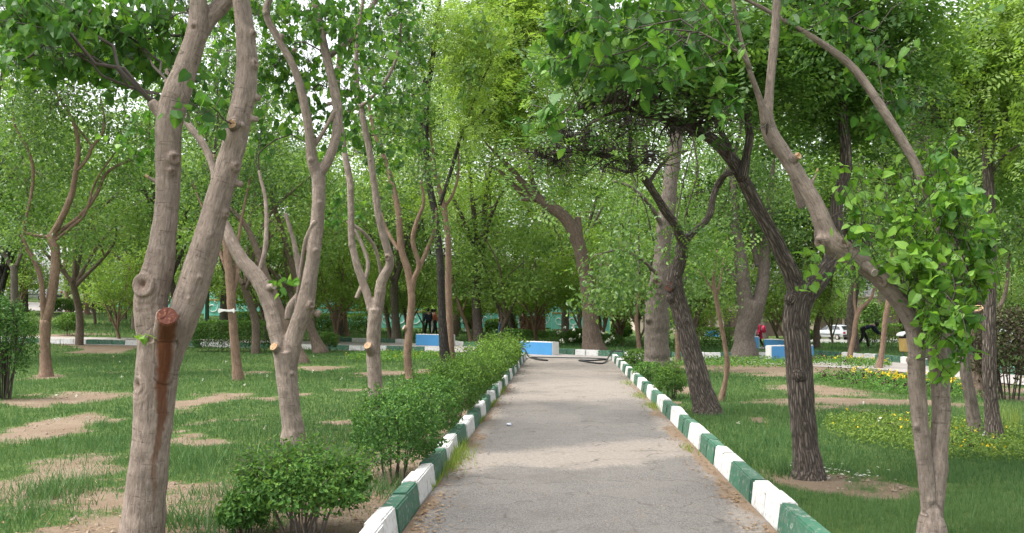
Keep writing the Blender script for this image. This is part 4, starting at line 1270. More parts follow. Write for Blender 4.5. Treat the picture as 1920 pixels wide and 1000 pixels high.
# ---- centre and right of the path
t = Tree('elm_tree', 'stout brown tree leaning left over the cross path, its limbs sawn short', (1112, 664), 'brown')
t.limb([(1114, 664, 44), (1110, 625, 33), (1106, 580, 29), (1100, 530, 26), (1088, 470, 25), (1074, 430, 24), (1055, 404, 22), (1030, 386, 22), (1008, 372, 18)], (0, -.5), flare=True)
t.limb([(1012, 374, 15), (985, 348, 12), (960, 318, 10), (940, 298, 8), (926, 285, 5), (905, 262, 3)], (-.5, -1.2))
t.limb([(1005, 374, 16), (975, 358, 11), (955, 340, 9), (938, 322, 6), (915, 310, 3)], (-.5, -.3))
t.limb([(1008, 365, 10), (1000, 345, 8), (995, 320, 7), (985, 260, 5), (970, 200, 4)], (-.5, -.6))
t.stub((1086, 450), (1083, 408), 15, 'wood_fresh', .2, .8)
t.stub((1000, 374), (976, 373), 9, 'wood_grey', -.2, .9)
t.finish_wood(.022, 12, .006)
t.cloud(925, 300, 45, 30, 160, -1.5, kind='elm', size=.12, mat='elm', bright=.2, per=10, spread=.3)
t.cloud(1000, 330, 40, 20, 90, -1.0, kind='elm', size=.12, mat='locust', bright=.2, per=10, spread=.3)
for px, py, rx, ry, n, dY in [(960, 60, 100, 60, 600, -1), (900, 120, 70, 50, 350, -1), (960, 160, 110, 50, 520, -1.5), (1000, 230, 80, 40, 330, -1), (890, 210, 60, 50, 260, -.5), (1060, 100, 70, 60, 350, 0), (930, 10, 100, 40, 450, 0), (1060, 320, 60, 40, 170, 0), (1020, 10, 90, 40, 400, 0)]:
    t.cloud(px, py, rx, ry, n, dY, kind='frond', size=.42, droop=.35, up=.6, per=9, spread=.5, bright=.28)
t.leaves('lime')
simple('elm_tree', 'dark trunk with one bare fork standing behind the stout leaning tree', (1066, 622), 'dark', [[(1066, 622, 20), (1064, 560, 17), (1058, 480, 15), (1050, 440, 12), (1035, 410, 10), (1022, 385, 7)], ([(1060, 480, 10), (1066, 420, 9), (1070, 340, 7), (1072, 300, 5)], (0, .6)), ([(1058, 470, 6), (1040, 380, 6), (1025, 320, 4)], (0, 1))],
       [(1040, 360, 60, 40, 200), (1080, 300, 60, 40, 220)], leaf='elm', size=.14, spread=.5)

t = Tree('elm_tree', 'thick grey straight tree on the right verge with swollen lower trunk, behind a leaning one', (1232, 700), 'grey')
t.limb([(1232, 700, 46), (1232, 655, 44), (1230, 600, 45), (1234, 550, 41), (1240, 500, 32), (1245, 430, 30), (1254, 370, 28), (1262, 310, 26), (1269, 240, 24), (1274, 180, 22), (1280, 100, 18), (1284, 0, 14), (1284, -80, 10)], flare=True)
t.limb([(1245, 430, 9), (1215, 380, 8), (1180, 350, 6), (1150, 340, 4)], (0, -1))
t.limb([(1238, 520, 7), (1200, 485, 6), (1160, 470, 5), (1120, 478, 3)], (0, -2))
for k in [(1232, 530, 12), (1215, 600, 7), (1245, 470, 6)]: t.knot(*k, pit=k[2] > 8)
t.finish_wood(.022, 14, .008)
for px, py, rx, ry, n, dY in [(1145, 515, 45, 40, 240, -2), (1125, 570, 40, 25, 130, -2.2), (1165, 455, 45, 30, 180, -1.8), (1190, 530, 30, 40, 140, -1), (1275, 460, 40, 50, 240, .8), (1290, 520, 35, 50, 220, .8), (1180, 390, 45, 30, 120, -1), (1250, 600, 20, 30, 100, .8), (1260, 60, 80, 50, 450, 0), (1330, 120, 60, 60, 330, .5), (1215, 130, 60, 50, 130, 0), (1150, 560, 30, 25, 60, -2.)]:
    t.cloud(px, py, rx, ry, n, dY, kind='elm', size=.12, droop=.6, up=.35, per=11, spread=.3)
t.leaves('elm')

t = Tree('locust_tree', 'dark furrowed trunk leaning left beside the round box bush, twisted where it forks', (1325, 777), 'dark')
t.limb([(1327, 777, 44), (1312, 720, 39), (1299, 670, 36), (1287, 620, 33), (1275, 580, 33), (1265, 545, 33), (1266, 515, 28), (1277, 480, 24), (1281, 455, 23)], (0, .1), flare=True)
t.limb([(1281, 460, 17), (1268, 425, 16), (1250, 400, 15), (1228, 365, 14), (1208, 335, 13), (1186, 312, 12), (1150, 296, 10), (1110, 288, 9), (1070, 284, 7), (1030, 290, 5)], (.1, -1.2))
t.limb([(1281, 462, 15), (1295, 440, 13), (1318, 420, 11), (1332, 400, 11), (1336, 375, 11), (1346, 345, 10), (1362, 322, 8), (1385, 260, 6), (1395, 190, 4)], (.1, .6))
t.limb([(1190, 315, 9), (1180, 285, 8), (1183, 250, 7), (1170, 215, 6), (1175, 170, 4)], (-.7, -1))
t.limb([(1215, 345, 7), (1240, 310, 6), (1262, 290, 5), (1290, 282, 4)], (-.4, -.2))
t.limb([(1205, 335, 6), (1214, 300, 5), (1210, 262, 4)], (-.4, 0))
t.stub((1266, 540), (1255, 538), 18, 'wood_red', -.12)
for k in [(1256, 560, 10), (1285, 600, 8), (1270, 515, 8)]: t.knot(*k, pit=False)
t.finish_wood(.0125, 14, .010)
for px, py, rx, ry in [(1090, 280, 70, 30), (1150, 265, 60, 40), (1040, 305, 50, 25), (1190, 225, 50, 30), (1230, 290, 40, 25), (1110, 245, 60, 25), (1060, 250, 40, 20), (1160, 320, 50, 15), (1010, 290, 40, 20)]:
    t.cloud(px, py, rx, ry, 0, -1, size=.05, per=1, r0=.014)
    Cs, _ = t.samples(); c = P(px, py, t.Y - 1)
    for q in range(20):
        a = c + t.rng.normal(size=3) * np.array([rx, rx, ry]) * t.Y / F * .5; A = Cs[np.linalg.norm(Cs - a, axis=1).argmin()]
        bnd = t.twig(c + (A - c) * t.rng.uniform(0, .7), a, .011, .005, -.08, 4, 4)
        for w in range(3): t.twig(bnd[2], bnd[2] + t.rng.normal(size=3) * np.array([.24, .2, .12]), .006, .0025, 0, 3, 3)
for px, py, rx, ry, n, dY in [(1050, 335, 60, 20, 36, -1), (1020, 265, 45, 25, 40, -1), (1120, 235, 60, 25, 45, -1), (1200, 255, 50, 25, 40, -.8), (1170, 150, 70, 35, 110, -.8), (1300, 445, 30, 25, 40, -.2), (1390, 190, 50, 40, 90, .6), (1090, 150, 60, 35, 80, -1), (1390, 130, 70, 60, 170, .5), (1220, 110, 80, 50, 150, 0)]:
    t.cloud(px, py, rx, ry, n, dY, kind='frond', size=.24, droop=.4, up=.55, per=8, spread=.3)
t.leaves('locust')

t = Tree('locust_tree', 'dark furrowed locust trunk by the right kerb, low fork and long arching left arm', (1516, 897), 'dark')
t.limb([(1517, 897, 50), (1511, 840, 44), (1504, 780, 44), (1500, 720, 47), (1497, 660, 47), (1492, 600, 47), (1498, 560, 50), (1508, 535, 56)], (0, 0), flare=True)
t.limb([(1498, 560, 34), (1484, 515, 30), (1466, 475, 27), (1440, 425, 25), (1415, 380, 25), (1392, 335, 24), (1372, 300, 22), (1345, 270, 21), (1312, 248, 20), (1285, 235, 19), (1255, 228, 17), (1225, 212, 14), (1190, 196, 12), (1150, 190, 10), (1110, 196, 8), (1080, 215, 6)], (0, -.9))
t.limb([(1515, 548, 40), (1545, 512, 32), (1562, 480, 26), (1568, 440, 23), (1568, 400, 23), (1572, 365, 22), (1584, 325, 21), (1586, 285, 19), (1581, 240, 18), (1580, 190, 16), (1590, 120, 12), (1610, 40, 9), (1620, -60, 6)], (0, .6))
t.limb([(1392, 335, 16), (1400, 295, 15), (1406, 255, 14), (1402, 215, 12), (1415, 150, 9), (1430, 80, 6)], (-.5, -.1))
t.limb([(1298, 242, 14), (1296, 210, 14), (1292, 180, 13), (1280, 140, 9), (1265, 90, 6), (1240, 40, 4)], (-.75, -.9))
t.limb([(1372, 305, 10), (1365, 270, 9), (1345, 235, 8), (1335, 200, 6), (1320, 160, 4)], (-.6, .2))
t.limb([(1255, 230, 9), (1245, 205, 8), (1230, 180, 6), (1190, 165, 5), (1140, 170, 4)], (-.9, -1.3))
t.limb([(1240, 225, 8), (1200, 215, 7), (1170, 205, 6), (1120, 225, 5), (1090, 245, 3)], (-.9, -.6))
t.limb([(1375, 325, 10), (1358, 330, 10), (1345, 350, 10)], (-.5, -.2))
for k in [(1500, 705, 14), (1480, 560, 12), (1520, 560, 10), (1395, 345, 9)]: t.knot(*k, pit=False)
t.finish_wood(.0095, 16, .0085)
for px, py, rx, ry in [(1180, 200, 60, 20), (1120, 215, 50, 20), (1230, 190, 40, 25), (1280, 265, 40, 18), (1330, 220, 40, 30), (1160, 170, 60, 20)]:
    c = P(px, py, t.Y - 1); Cs, _ = t.samples()
    for q in range(24):
        a = c + t.rng.normal(size=3) * np.array([rx, rx, ry]) * t.Y / F * .6; A = Cs[np.linalg.norm(Cs - a, axis=1).argmin()]
        bnd = t.twig(A, a, .010, .004, .1, 4, 3)
        for w in range(3): t.twig(bnd[2], bnd[2] + t.rng.normal(size=3) * np.array([.16, .16, .1]), .003, .0012, 0, 3, 3)
for px, py, rx, ry, n, dY in [(1180, 110, 90, 40, 150, -1), (1300, 120, 90, 50, 220, -.8), (1420, 120, 90, 50, 220, -.3), (1560, 150, 90, 60, 240, .5), (1640, 90, 90, 60, 240, .6), (1340, 40, 100, 50, 220, -.5), (1480, 60, 100, 50, 220, .2), (1440, 200, 40, 40, 90, .3), (1540, 230, 50, 40, 100, .8), (1640, 220, 60, 40, 120, .6),
                              (1110, 120, 60, 40, 90, -1), (1700, 30, 80, 60, 200, .6), (1560, 20, 100, 40, 220, .5), (1500, -80, 200, 60, 300, 0)]:
    t.cloud(px, py, rx, ry, n, dY, kind='frond', size=.21, droop=.45, up=.55, per=8, spread=.26, bright=-.05)
t.leaves('locust')

# ---- pale twin-stemmed mulberry on the right with its hanging leaves
t = Tree('mulberry_tree', 'pale twin-stemmed tree with one limb arching left and large bright leaves sprouting at its head', (1748, 1015), 'pale', Y=7.05)
t.limb([(1748, 1020, 48), (1747, 985, 45), (1746, 955, 34)], flare=True)
t.limb([(1745, 990, 30), (1738, 920, 29), (1726, 800, 30), (1720, 720, 32), (1717, 640, 32), (1703, 592, 33), (1676, 552, 33), (1640, 512, 34), (1602, 482, 37), (1562, 458, 46), (1544, 425, 36), (1528, 385, 32), (1502, 340, 30), (1474, 295, 29), (1448, 258, 31), (1438, 225, 26), (1442, 180, 18), (1447, 120, 17), (1454, 50, 17), (1458, -20, 15), (1470, -120, 12), (1480, -240, 8)], (0, -.1))
t.limb([(1436, 232, 20), (1424, 185, 13), (1405, 130, 11), (1388, 70, 9), (1374, 0, 8), (1360, -80, 6)], (-.1, -.4))
t.limb([(1408, 130, 8), (1385, 100, 7), (1350, 80, 6), (1310, 60, 6)], (-.2, -.6))
t.limb([(1402, 110, 7), (1378, 90, 6), (1358, 60, 5), (1330, 20, 5), (1280, -20, 4), (1180, -40, 3)], (-.2, -.9))
t.limb([(1750, 990, 34), (1756, 900, 35), (1763, 800, 34), (1764, 720, 35), (1756, 660, 36), (1768, 610, 32), (1780, 560, 26), (1778, 500, 22), (1765, 430, 20), (1735, 350, 18), (1712, 300, 18), (1680, 245, 18), (1648, 195, 17), (1602, 130, 16), (1545, 85, 13), (1470, 38, 10), (1400, 0, 8), (1330, -30, 6)], (0, .3))
t.limb([(1790, 580, 14), (1800, 520, 12), (1792, 450, 8), (1800, 380, 5)], (.0, .1))
t.limb([(1690, 270, 6), (1660, 200, 5), (1652, 160, 4), (1640, 60, 3)], (.3, .2))
t.limb([(1565, 470, 30), (1545, 440, 30), (1528, 440, 20)], (-.05, .05))
t.limb([(1505, 390, 16), (1492, 350, 15), (1484, 310, 14), (1472, 280, 10)], (.2, .1))
t.stub((1478, 305), (1497, 292), 15, 'wood_fresh', -.08)
t.stub((1615, 490), (1640, 512), 20, 'wood_grey', -.14, .8)
t.stub((1520, 350), (1533, 318), 8, 'wood_fresh', 0., .5)
for k in [(1582, 458, 12), (1550, 400, 7), (1722, 665, 8), (1735, 815, 9), (1704, 675, 8), (1765, 770, 7), (1735, 730, 7), (1750, 665, 6), (1540, 455, 15), (1655, 530, 10), (1745, 940, 8), (1718, 800, 6)]: t.knot(*k, pit=k[2] > 9)
t.finish_wood(.0105, 16)
hk = dict(kind='heart', per=8, spread=.12)
for px, py, rx, ry, n, dY in [(1750, 330, 70, 55, 75, .1), (1790, 420, 70, 60, 85, -.2), (1730, 450, 55, 60, 52, -.2), (1830, 500, 40, 60, 50, 0), (1770, 530, 70, 50, 80, -.3), (1735, 548, 35, 35, 35, -.1), (1760, 600, 60, 40, 55, -.35), (1800, 620, 30, 40, 28, -.3), (1655, 400, 30, 45, 18, 0), (1590, 390, 22, 40, 20, -.1), (1610, 470, 30, 30, 14, -.2), (1850, 430, 25, 40, 18, .1), (1545, 500, 25, 15, 9, -.2), (1770, 680, 14, 30, 9, -.35), (1690, 420, 25, 30, 14, 0)]:
    t.cloud(px, py, rx, ry, int(n * 1.25), dY, shoot=.38, axis=(0, 0, 1.), size=.080, droop=.35, up=.45, bright=.3, **hk)
n_sprout = len(t.lv)
for px, py, rx, ry, n, dY in [(1250, 90, 60, 40, 40, -.5), (1150, 60, 80, 40, 60, -.3), (1060, 60, 60, 40, 45, .2), (1300, 120, 60, 35, 30, -.5), (1090, 120, 60, 30, 40, .2), (1180, 130, 70, 30, 45, .4), (1250, 30, 120, 40, 70, .3), (1040, 230, 25, 35, 14, -.2), (1235, 128, 28, 28, 13, -.9), (1340, 50, 50, 50, 35, -.2), (1370, 215, 40, 12, 11, -.5), (1640, 120, 50, 40, 30, .4), (1600, 40, 60, 40, 36, .4), (1680, 190, 40, 50, 34, .4), (1480, 20, 60, 30, 28, .2),
                              (1300, -80, 250, 50, 150, .2), (1100, -60, 150, 40, 90, 0), (1520, -200, 250, 70, 150, .2), (1750, -60, 150, 60, 100, .5)]:
    t.cloud(px, py, rx, ry, int(n * 1.1), dY, shoot=.4, axis=(-.3, 0, -.35), size=.088, droop=.75, up=.35, bright=-.05, **hk)
# show the sprouts and the hanging branch as single leaves
t.lv = t.lv[:n_sprout][:8] + t.lv[n_sprout:n_sprout + 5] + t.lv[8:n_sprout] + t.lv[n_sprout + 5:]
t.leaves('mulberry', 300)

simple('locust_tree', 'rough reddish trunk leaning left behind the twin-stemmed tree', (1829, 815), 'grey',
       [[(1830, 815, 24), (1820, 750, 21), (1808, 680, 20), (1802, 620, 19), (1804, 550, 18), (1808, 480, 15), (1800, 400, 12), (1790, 320, 9), (1800, 220, 6)], ([(1803, 560, 10), (1830, 480, 8), (1850, 400, 5)], (0, .4)), ([(1806, 480, 8), (1770, 400, 6), (1740, 320, 4)], (0, .6))],
       [(1800, 160, 70, 60, 150), (1720, 150, 60, 50, 90), (1860, 330, 50, 50, 90)], dead=[(1720, 235, 50, 45, 40), (1690, 190, 40, 30, 20), (1760, 300, 40, 30, 20)], leaf='locust', kind='frond', size=.25, voxel=.013, ridges=.006, k=12, per=8)
simple('locust_tree', 'upright grey-brown trunk near the purple bush, forking high up', (1862, 826), 'dark',
       [[(1864, 826, 30), (1859, 760, 24), (1855, 690, 25), (1856, 600, 23), (1857, 500, 20), (1855, 400, 20), (1852, 320, 18), (1850, 290, 18)], ([(1852, 300, 14), (1870, 260, 13), (1888, 210, 12), (1900, 160, 10), (1915, 100, 8), (1935, 30, 6)], (0, .2)), ([(1850, 300, 10), (1843, 260, 9), (1838, 220, 8), (1835, 140, 6), (1845, 60, 4)], (0, .4)), ([(1880, 235, 6), (1905, 225, 5), (1930, 200, 4)], (.1, -.3)), ([(1856, 330, 5), (1885, 290, 5), (1925, 265, 4)], (0, -.2))],
       [(1880, 120, 50, 60, 230), (1850, 60, 60, 50, 230, .4), (1900, 210, 40, 40, 110), (1930, 40, 60, 60, 220), (1810, 150, 40, 50, 120, .5), (1900, 300, 40, 25, 60)], leaf='lime', kind='frond', size=.22, voxel=.012, ridges=.008, k=12, per=8)
simple('elm_tree', 'thick brown leaning trunk with an orange sawn top, beside the purple bush', (1842, 745), 'brown',
       [[(1842, 745, 40), (1836, 690, 36), (1828, 640, 32), (1838, 610, 28), (1835, 585, 22)], ([(1830, 640, 20), (1812, 600, 18), (1790, 560, 15), (1775, 500, 12), (1770, 430, 8)], (0, .3)), ([(1838, 640, 12), (1865, 590, 10), (1885, 550, 8), (1892, 480, 6)], (0, .3))],
       [(1780, 400, 60, 60, 500, .5), (1890, 450, 40, 50, 350), (1900, 380, 40, 50, 350)], voxel=.018, k=12, stubs=[((1836, 600), (1833, 578), 22, 'wood_fresh', -.12)], size=.09)
simple('elm_tree', 'massive two-stemmed grey tree with flared foot behind the cross path, right of the leaning trunk', (1405, 672), 'grey',
       [[(1394, 672, 46), (1395, 642, 38), (1398, 615, 37), (1406, 590, 42), (1411, 568, 45)], ([(1400, 585, 30), (1394, 540, 27), (1388, 480, 23), (1380, 430, 19), (1378, 380, 14), (1370, 300, 9)], (0, 0)), ([(1418, 585, 28), (1428, 545, 25), (1434, 490, 20), (1436, 440, 16), (1445, 370, 11), (1450, 290, 7)], (0, .8)), ([(1395, 545, 9), (1360, 500, 7), (1330, 470, 5)], (0, -.5)), ([(1420, 500, 10), (1410, 440, 10), (1405, 400, 8), (1400, 330, 5)], (.3, .8))],
       [(1360, 400, 60, 60, 600), (1440, 380, 70, 60, 700), (1330, 450, 50, 50, 400), (1340, 530, 40, 40, 300, -.5), (1470, 460, 50, 50, 400, .5), (1400, 300, 90, 50, 700), (1490, 530, 40, 50, 300, .5)], voxel=.028, k=14, size=.12, ridges=.012)
simple('slender_tree', 'thin crooked stem rising from the grass between the leaning trunk and the massive tree', (1353, 752), 'tan', [[(1352, 752, 11), (1360, 715, 9), (1363, 680, 10), (1358, 640, 8), (1350, 600, 8), (1342, 555, 8), (1338, 520, 6), (1345, 470, 4)], ([(1343, 560, 4), (1352, 520, 4), (1358, 480, 3)], (0, .3)), ([(1341, 550, 4), (1320, 520, 4), (1300, 500, 3)], (0, .3))],
       [(1340, 480, 40, 40, 220), (1305, 490, 30, 30, 130)], size=.07, leaf='locust', spread=.16)
simple('slender_tree', 'pale bent stem standing in the flower strip before the far kerb', (1592, 676), 'tan', [[(1592, 676, 10), (1600, 635, 9), (1606, 596, 9), (1614, 578, 9), (1628, 566, 7), (1638, 545, 5), (1640, 500, 4)], ([(1606, 596, 6), (1602, 560, 5), (1604, 530, 4)], (0, .3))], [(1640, 490, 40, 40, 350), (1600, 510, 40, 40, 350)], size=.10, leaf='locust')
simple('slender_tree', 'straight bare tan stem at the dusty edge of the right lawn, behind the arching limb', (1650, 691), 'tan', [[(1648, 691, 13), (1655, 650, 10), (1660, 600, 10), (1664, 575, 10), (1668, 530, 8), (1672, 470, 6)]], [(1670, 450, 50, 40, 350), (1650, 400, 50, 40, 350)], size=.09)
simple('slender_tree', 'pale thin trunk beside the thick grey verge tree, in front of its foot', (1198, 668), 'tan', [[(1199, 668, 8), (1197, 640, 8), (1193, 600, 7), (1196, 560, 6), (1200, 520, 5)]], [(1195, 520, 40, 30, 250), (1165, 540, 40, 35, 250)], size=.10)
simple('slender_tree', 'tan trunk just behind the dark leaning trunk, left of its foot', (1272, 682), 'tan', [[(1272, 682, 10), (1270, 640, 9), (1271, 600, 8), (1274, 560, 6)]], [(1280, 550, 35, 30, 220)], size=.10)
for lab, b, pts, bk in [('tan straight trunk in the bed, left of the red stone wall', (966, 618), [(966, 618, 15), (963, 590, 14), (960, 560, 12), (955, 520, 9)], 'brown'),
                        ('thin pale stem standing right against the red stone wall', (988, 630), [(988, 630, 4), (987, 605, 4), (985, 570, 3.5), (983, 545, 3)], 'tan'),
                        ('white slanting thin stem beside the left end of the red stone wall', (978, 622), [(978, 622, 5), (975, 600, 5), (971, 575, 5), (970, 555, 4)], 'pale'),
                        ('reddish thin trunk before the right end of the red stone wall', (1012, 626), [(1012, 626, 8), (1011, 600, 8), (1010, 575, 7), (1012, 540, 6)], 'tan'),
                        ('forked grey young tree right of the red stone wall', (1045, 622), [(1045, 622, 8), (1044, 600, 7), (1042, 576, 8), (1050, 565, 5), (1066, 555, 4)], 'brown'),
                        ('thin pale stem in the bed left of the blue-fronted block', (900, 632), [(900, 632, 4), (901, 600, 4), (905, 570, 4), (908, 545, 3)], 'pale'),
                        ('reddish forked stem above the low hedge left of the wall', (924, 600), [(924, 606, 5), (927, 585, 5), (928, 574, 6), (938, 562, 5), (943, 552, 3)], 'tan')]:
    simple('young_tree', lab, b, bk, [pts], [(pts[-1][0], pts[-1][1] - 25, 32, 28, 300), (pts[-1][0] + 10, pts[-1][1] + 5, 22, 18, 120)], size=.13, leaf='elm' if b[0] % 2 else 'locust', spread=.35, k=7)
simple('slender_tree', 'pale thin trunk at the far right with a dark leaning stake beside it', (1876, 642), 'pale', [[(1874, 645, 8), (1880, 600, 7), (1884, 560, 6), (1890, 500, 5), (1894, 450, 4)]], [(1890, 470, 50, 40, 400), (1900, 560, 30, 30, 200)], size=.12, leaf='locust')
simple('pine_tree', 'dark needle-leaved tree at the far right edge beyond the purple bush', (1925, 640), 'dark', [[(1925, 645, 16), (1915, 590, 13), (1900, 540, 10), (1890, 480, 7)]], [(1905, 520, 50, 50, 500), (1930, 580, 50, 40, 400), (1900, 600, 30, 20, 150)], size=.16, leaf='dark')
# ------------------------------------------------------------------ shrubs and hedges
def shrub(name, label, base, w, d, h, n, size, mat, box=False, group=None, Y=None, xy=None, stems=10, top=0., low=.12, open_=0., seed=0, cat='shrub', stem_mat='twig', bright=0., aspect=.5, twiggy=0, sprigs=0):
    r = np.random.default_rng(int(seed) + int(n) + int(w * 100))
    if xy is not None:
        b = np.array([xy[0], xy[1], float(zt(*xy))])
    else:
        b = G(*base) if Y is None else P(*base, Y); b[2] = float(zt(b[0], b[1]))
    root = empty(name, b, label, cat, group)
    q = unit(r.normal(size=(n, 3)))
    if box:
        ex = 5.
        q = q / (np.abs(q) ** ex).sum(1, keepdims=True) ** (1 / ex)
    q[:, 2] = np.where(q[:, 2] < -.75, -q[:, 2], q[:, 2])
    size *= 1.0 if box else 1.28
    nz = np.array([mnoise.noise(Vector(v * 2.3) + Vector((seed, 3, 1))) for v in q]) * (.05 if box else .24)
    nz += np.array([mnoise.noise(Vector(v * 6.) + Vector((seed, 7, 1))) for v in q]) * (.03 if box else .16)
    dep = 1 - np.abs(r.normal(0, .07 if box else .14, n)) + r.exponential(.03, n)
    inner = r.uniform(0, 1, n) < .25
    dep = np.where(inner, r.uniform(.4, .95, n), dep)
    pos = q * (dep + nz)[:, None] * np.array([w / 2, d / 2, h * (1 - low) / 2])
    pos[:, 2] += h * low + h * (1 - low) / 2
    if open_:
        k = (pos[:, 2] > h * .42) | (r.uniform(0, 1, n) > open_); pos = pos[k]; q = q[k]
    nn = len(pos)
    tint = r.beta(2.2, 2.6, nn) + (np.array([mnoise.noise(Vector(p * 3.5)) for p in pos])) * .25 + top * (pos[:, 2] / h - .5) + bright  # top: light from above painted into the leaf tint, paler upwards
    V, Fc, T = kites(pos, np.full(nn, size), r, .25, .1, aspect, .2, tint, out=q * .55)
    fp = [(V, Fc, T)]
    mb = MB()
    for _ in range(sprigs):
        v = unit(r.normal(size=3)); v[2] = abs(v[2]) * .9 + .15
        p0 = v * np.array([w / 2, d / 2, h * (1 - low) / 2]) * .85; p0[2] += h * low + h * (1 - low) / 2
        dr = unit(v * np.array([1, 1, .6]) + np.array([0, 0, .8]) + r.normal(size=3) * .35); l = r.uniform(.08, .22) * max(1, size / .04)
        mb.tube(np.array([p0, p0 + dr * l * .5, p0 + dr * l]), .0018 * max(1, size / .04), 3, False)
        t_ = np.repeat(np.linspace(.1, 1, 7), 2)[:, None]
        fp.append(kites(p0 + dr * l * t_ + r.normal(size=(14, 3)) * size * .35, np.full(14, size * .9), r, .4, .1, aspect, .2, np.clip(r.beta(2.2, 2.6, 14) + bright + top * .5 + .12, 0, 1)))
    foliage('foliage', fp, root, LEAF[mat])
    for k in range(stems):
        a = r.uniform(0, 2 * PI); s0 = r.uniform(.02, .16) * w
        p0 = np.array([math.cos(a) * s0, math.sin(a) * s0, -.03]); p1 = np.array([math.cos(a) * w * r.uniform(.15, .4), math.sin(a) * d * r.uniform(.15, .4), h * r.uniform(.55, .95)])
        if box: p0 = np.array([r.uniform(-.4, .4) * w, r.uniform(-.3, .3) * d, -.03]); p1 = p0 + np.array([r.uniform(-.1, .1), r.uniform(-.1, .1), h * .85])
        mid = (p0 + p1) / 2 + r.normal(size=3) * .03 * w + np.array([0, 0, h * .08])
        mb.tube(catmull(np.array([p0, mid, p1]), h * .12), .006 * max(1, h / .8), 5, False)
        for _ in range(twiggy):
            e = p1 + r.normal(size=3) * np.array([.2, .2, .15]) * w
            mb.tube(np.array([mid + (p1 - mid) * r.uniform(0, .8), e]), .003, 3, False)
    o = link('stems', mb.mesh('stems', 0, True), root, M[stem_mat]); o['kind'] = 'stuff'
    return root


shrub('privet_bush', 'leafy green bush at the front beside the white kerb block, bare stems showing beneath', (570, 1018), .92, .85, .56, 10000, .033, 'shrub', Y=7.25, stems=26, open_=.72, top=.2, seed=2, stem_mat='twig_grey', low=.2, sprigs=150)
shrub('privet_bush', 'small weedy bush low down against the left side of the front bush', (455, 1010), .36, .4, .30, 1400, .036, 'shrub', Y=7.2, stems=8, seed=9, top=.1)
HR = 'clipped shrubs in a row along the left kerb'
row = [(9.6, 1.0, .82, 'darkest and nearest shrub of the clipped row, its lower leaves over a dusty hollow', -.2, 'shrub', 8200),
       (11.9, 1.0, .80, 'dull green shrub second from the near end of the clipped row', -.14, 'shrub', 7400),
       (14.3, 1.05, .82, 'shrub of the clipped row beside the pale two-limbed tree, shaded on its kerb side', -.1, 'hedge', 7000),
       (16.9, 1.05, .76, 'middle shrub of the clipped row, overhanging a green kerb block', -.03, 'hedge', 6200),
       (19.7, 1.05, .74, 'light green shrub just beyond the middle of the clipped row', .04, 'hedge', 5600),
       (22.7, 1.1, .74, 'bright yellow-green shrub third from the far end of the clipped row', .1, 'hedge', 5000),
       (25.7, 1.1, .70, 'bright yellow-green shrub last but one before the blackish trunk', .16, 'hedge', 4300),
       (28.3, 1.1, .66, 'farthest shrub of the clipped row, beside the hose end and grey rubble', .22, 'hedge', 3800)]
for i, (y, w, h, lab, br, mt, n) in enumerate(row):
    shrub('privet_bush', lab, None, w * .84, [1.3, 1.35, 1.5, 1.8, 2.4, 2.7, 2.8, 2.5][i], h * .98, n, .030 * max(1, y / 13), mt, xy=(PL(y) - .42 - .04 * (i % 2), y), group=HR, stems=12, seed=20 + i, top=.25, bright=br, sprigs=90)  # br: sun on the far shrubs painted in as a lighter leaf tint
shrub('box_bush', 'round dark green box bush by the right kerb at the foot of the leaning trunk', (1256, 748), .60, .6, .56, 4200, .028, 'hedge', seed=31, top=.35, bright=-.08, sprigs=50)
shrub('box_bush', 'loose low greenery around the foot of the thick grey verge tree', (1215, 715), .7, .7, .42, 1500, .045, 'shrub', seed=32, top=.2)
shrub('box_bush', 'ragged low shrub by the right kerb beyond the thick grey tree', (1195, 690), .8, .8, .5, 1500, .05, 'hedge', seed=33, top=.3)
shrub('twiggy_bush', 'loose twiggy dull bush at the far left edge with reddish stems', (2, 750), 1.1, .9, 1.75, 5200, .045, 'shrub', stems=26, seed=41, open_=.35, bright=-.18, twiggy=6, low=.15, sprigs=60)
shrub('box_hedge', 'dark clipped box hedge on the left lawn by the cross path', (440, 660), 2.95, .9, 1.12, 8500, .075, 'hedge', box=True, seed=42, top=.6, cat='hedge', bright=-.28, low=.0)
shrub('box_bush', 'round bush with a thin stem in front, behind the left cross path kerb', (130, 629), 1.25, 1.1, 1.0, 2600, .075, 'hedge', seed=43, top=.4)
shrub('box_bush', 'small round bush in front of the white cross path kerb, right of the lyre-shaped tree', (616, 660), .72, .7, .72, 1500, .06, 'hedge', seed=44, top=.2, bright=-.1)
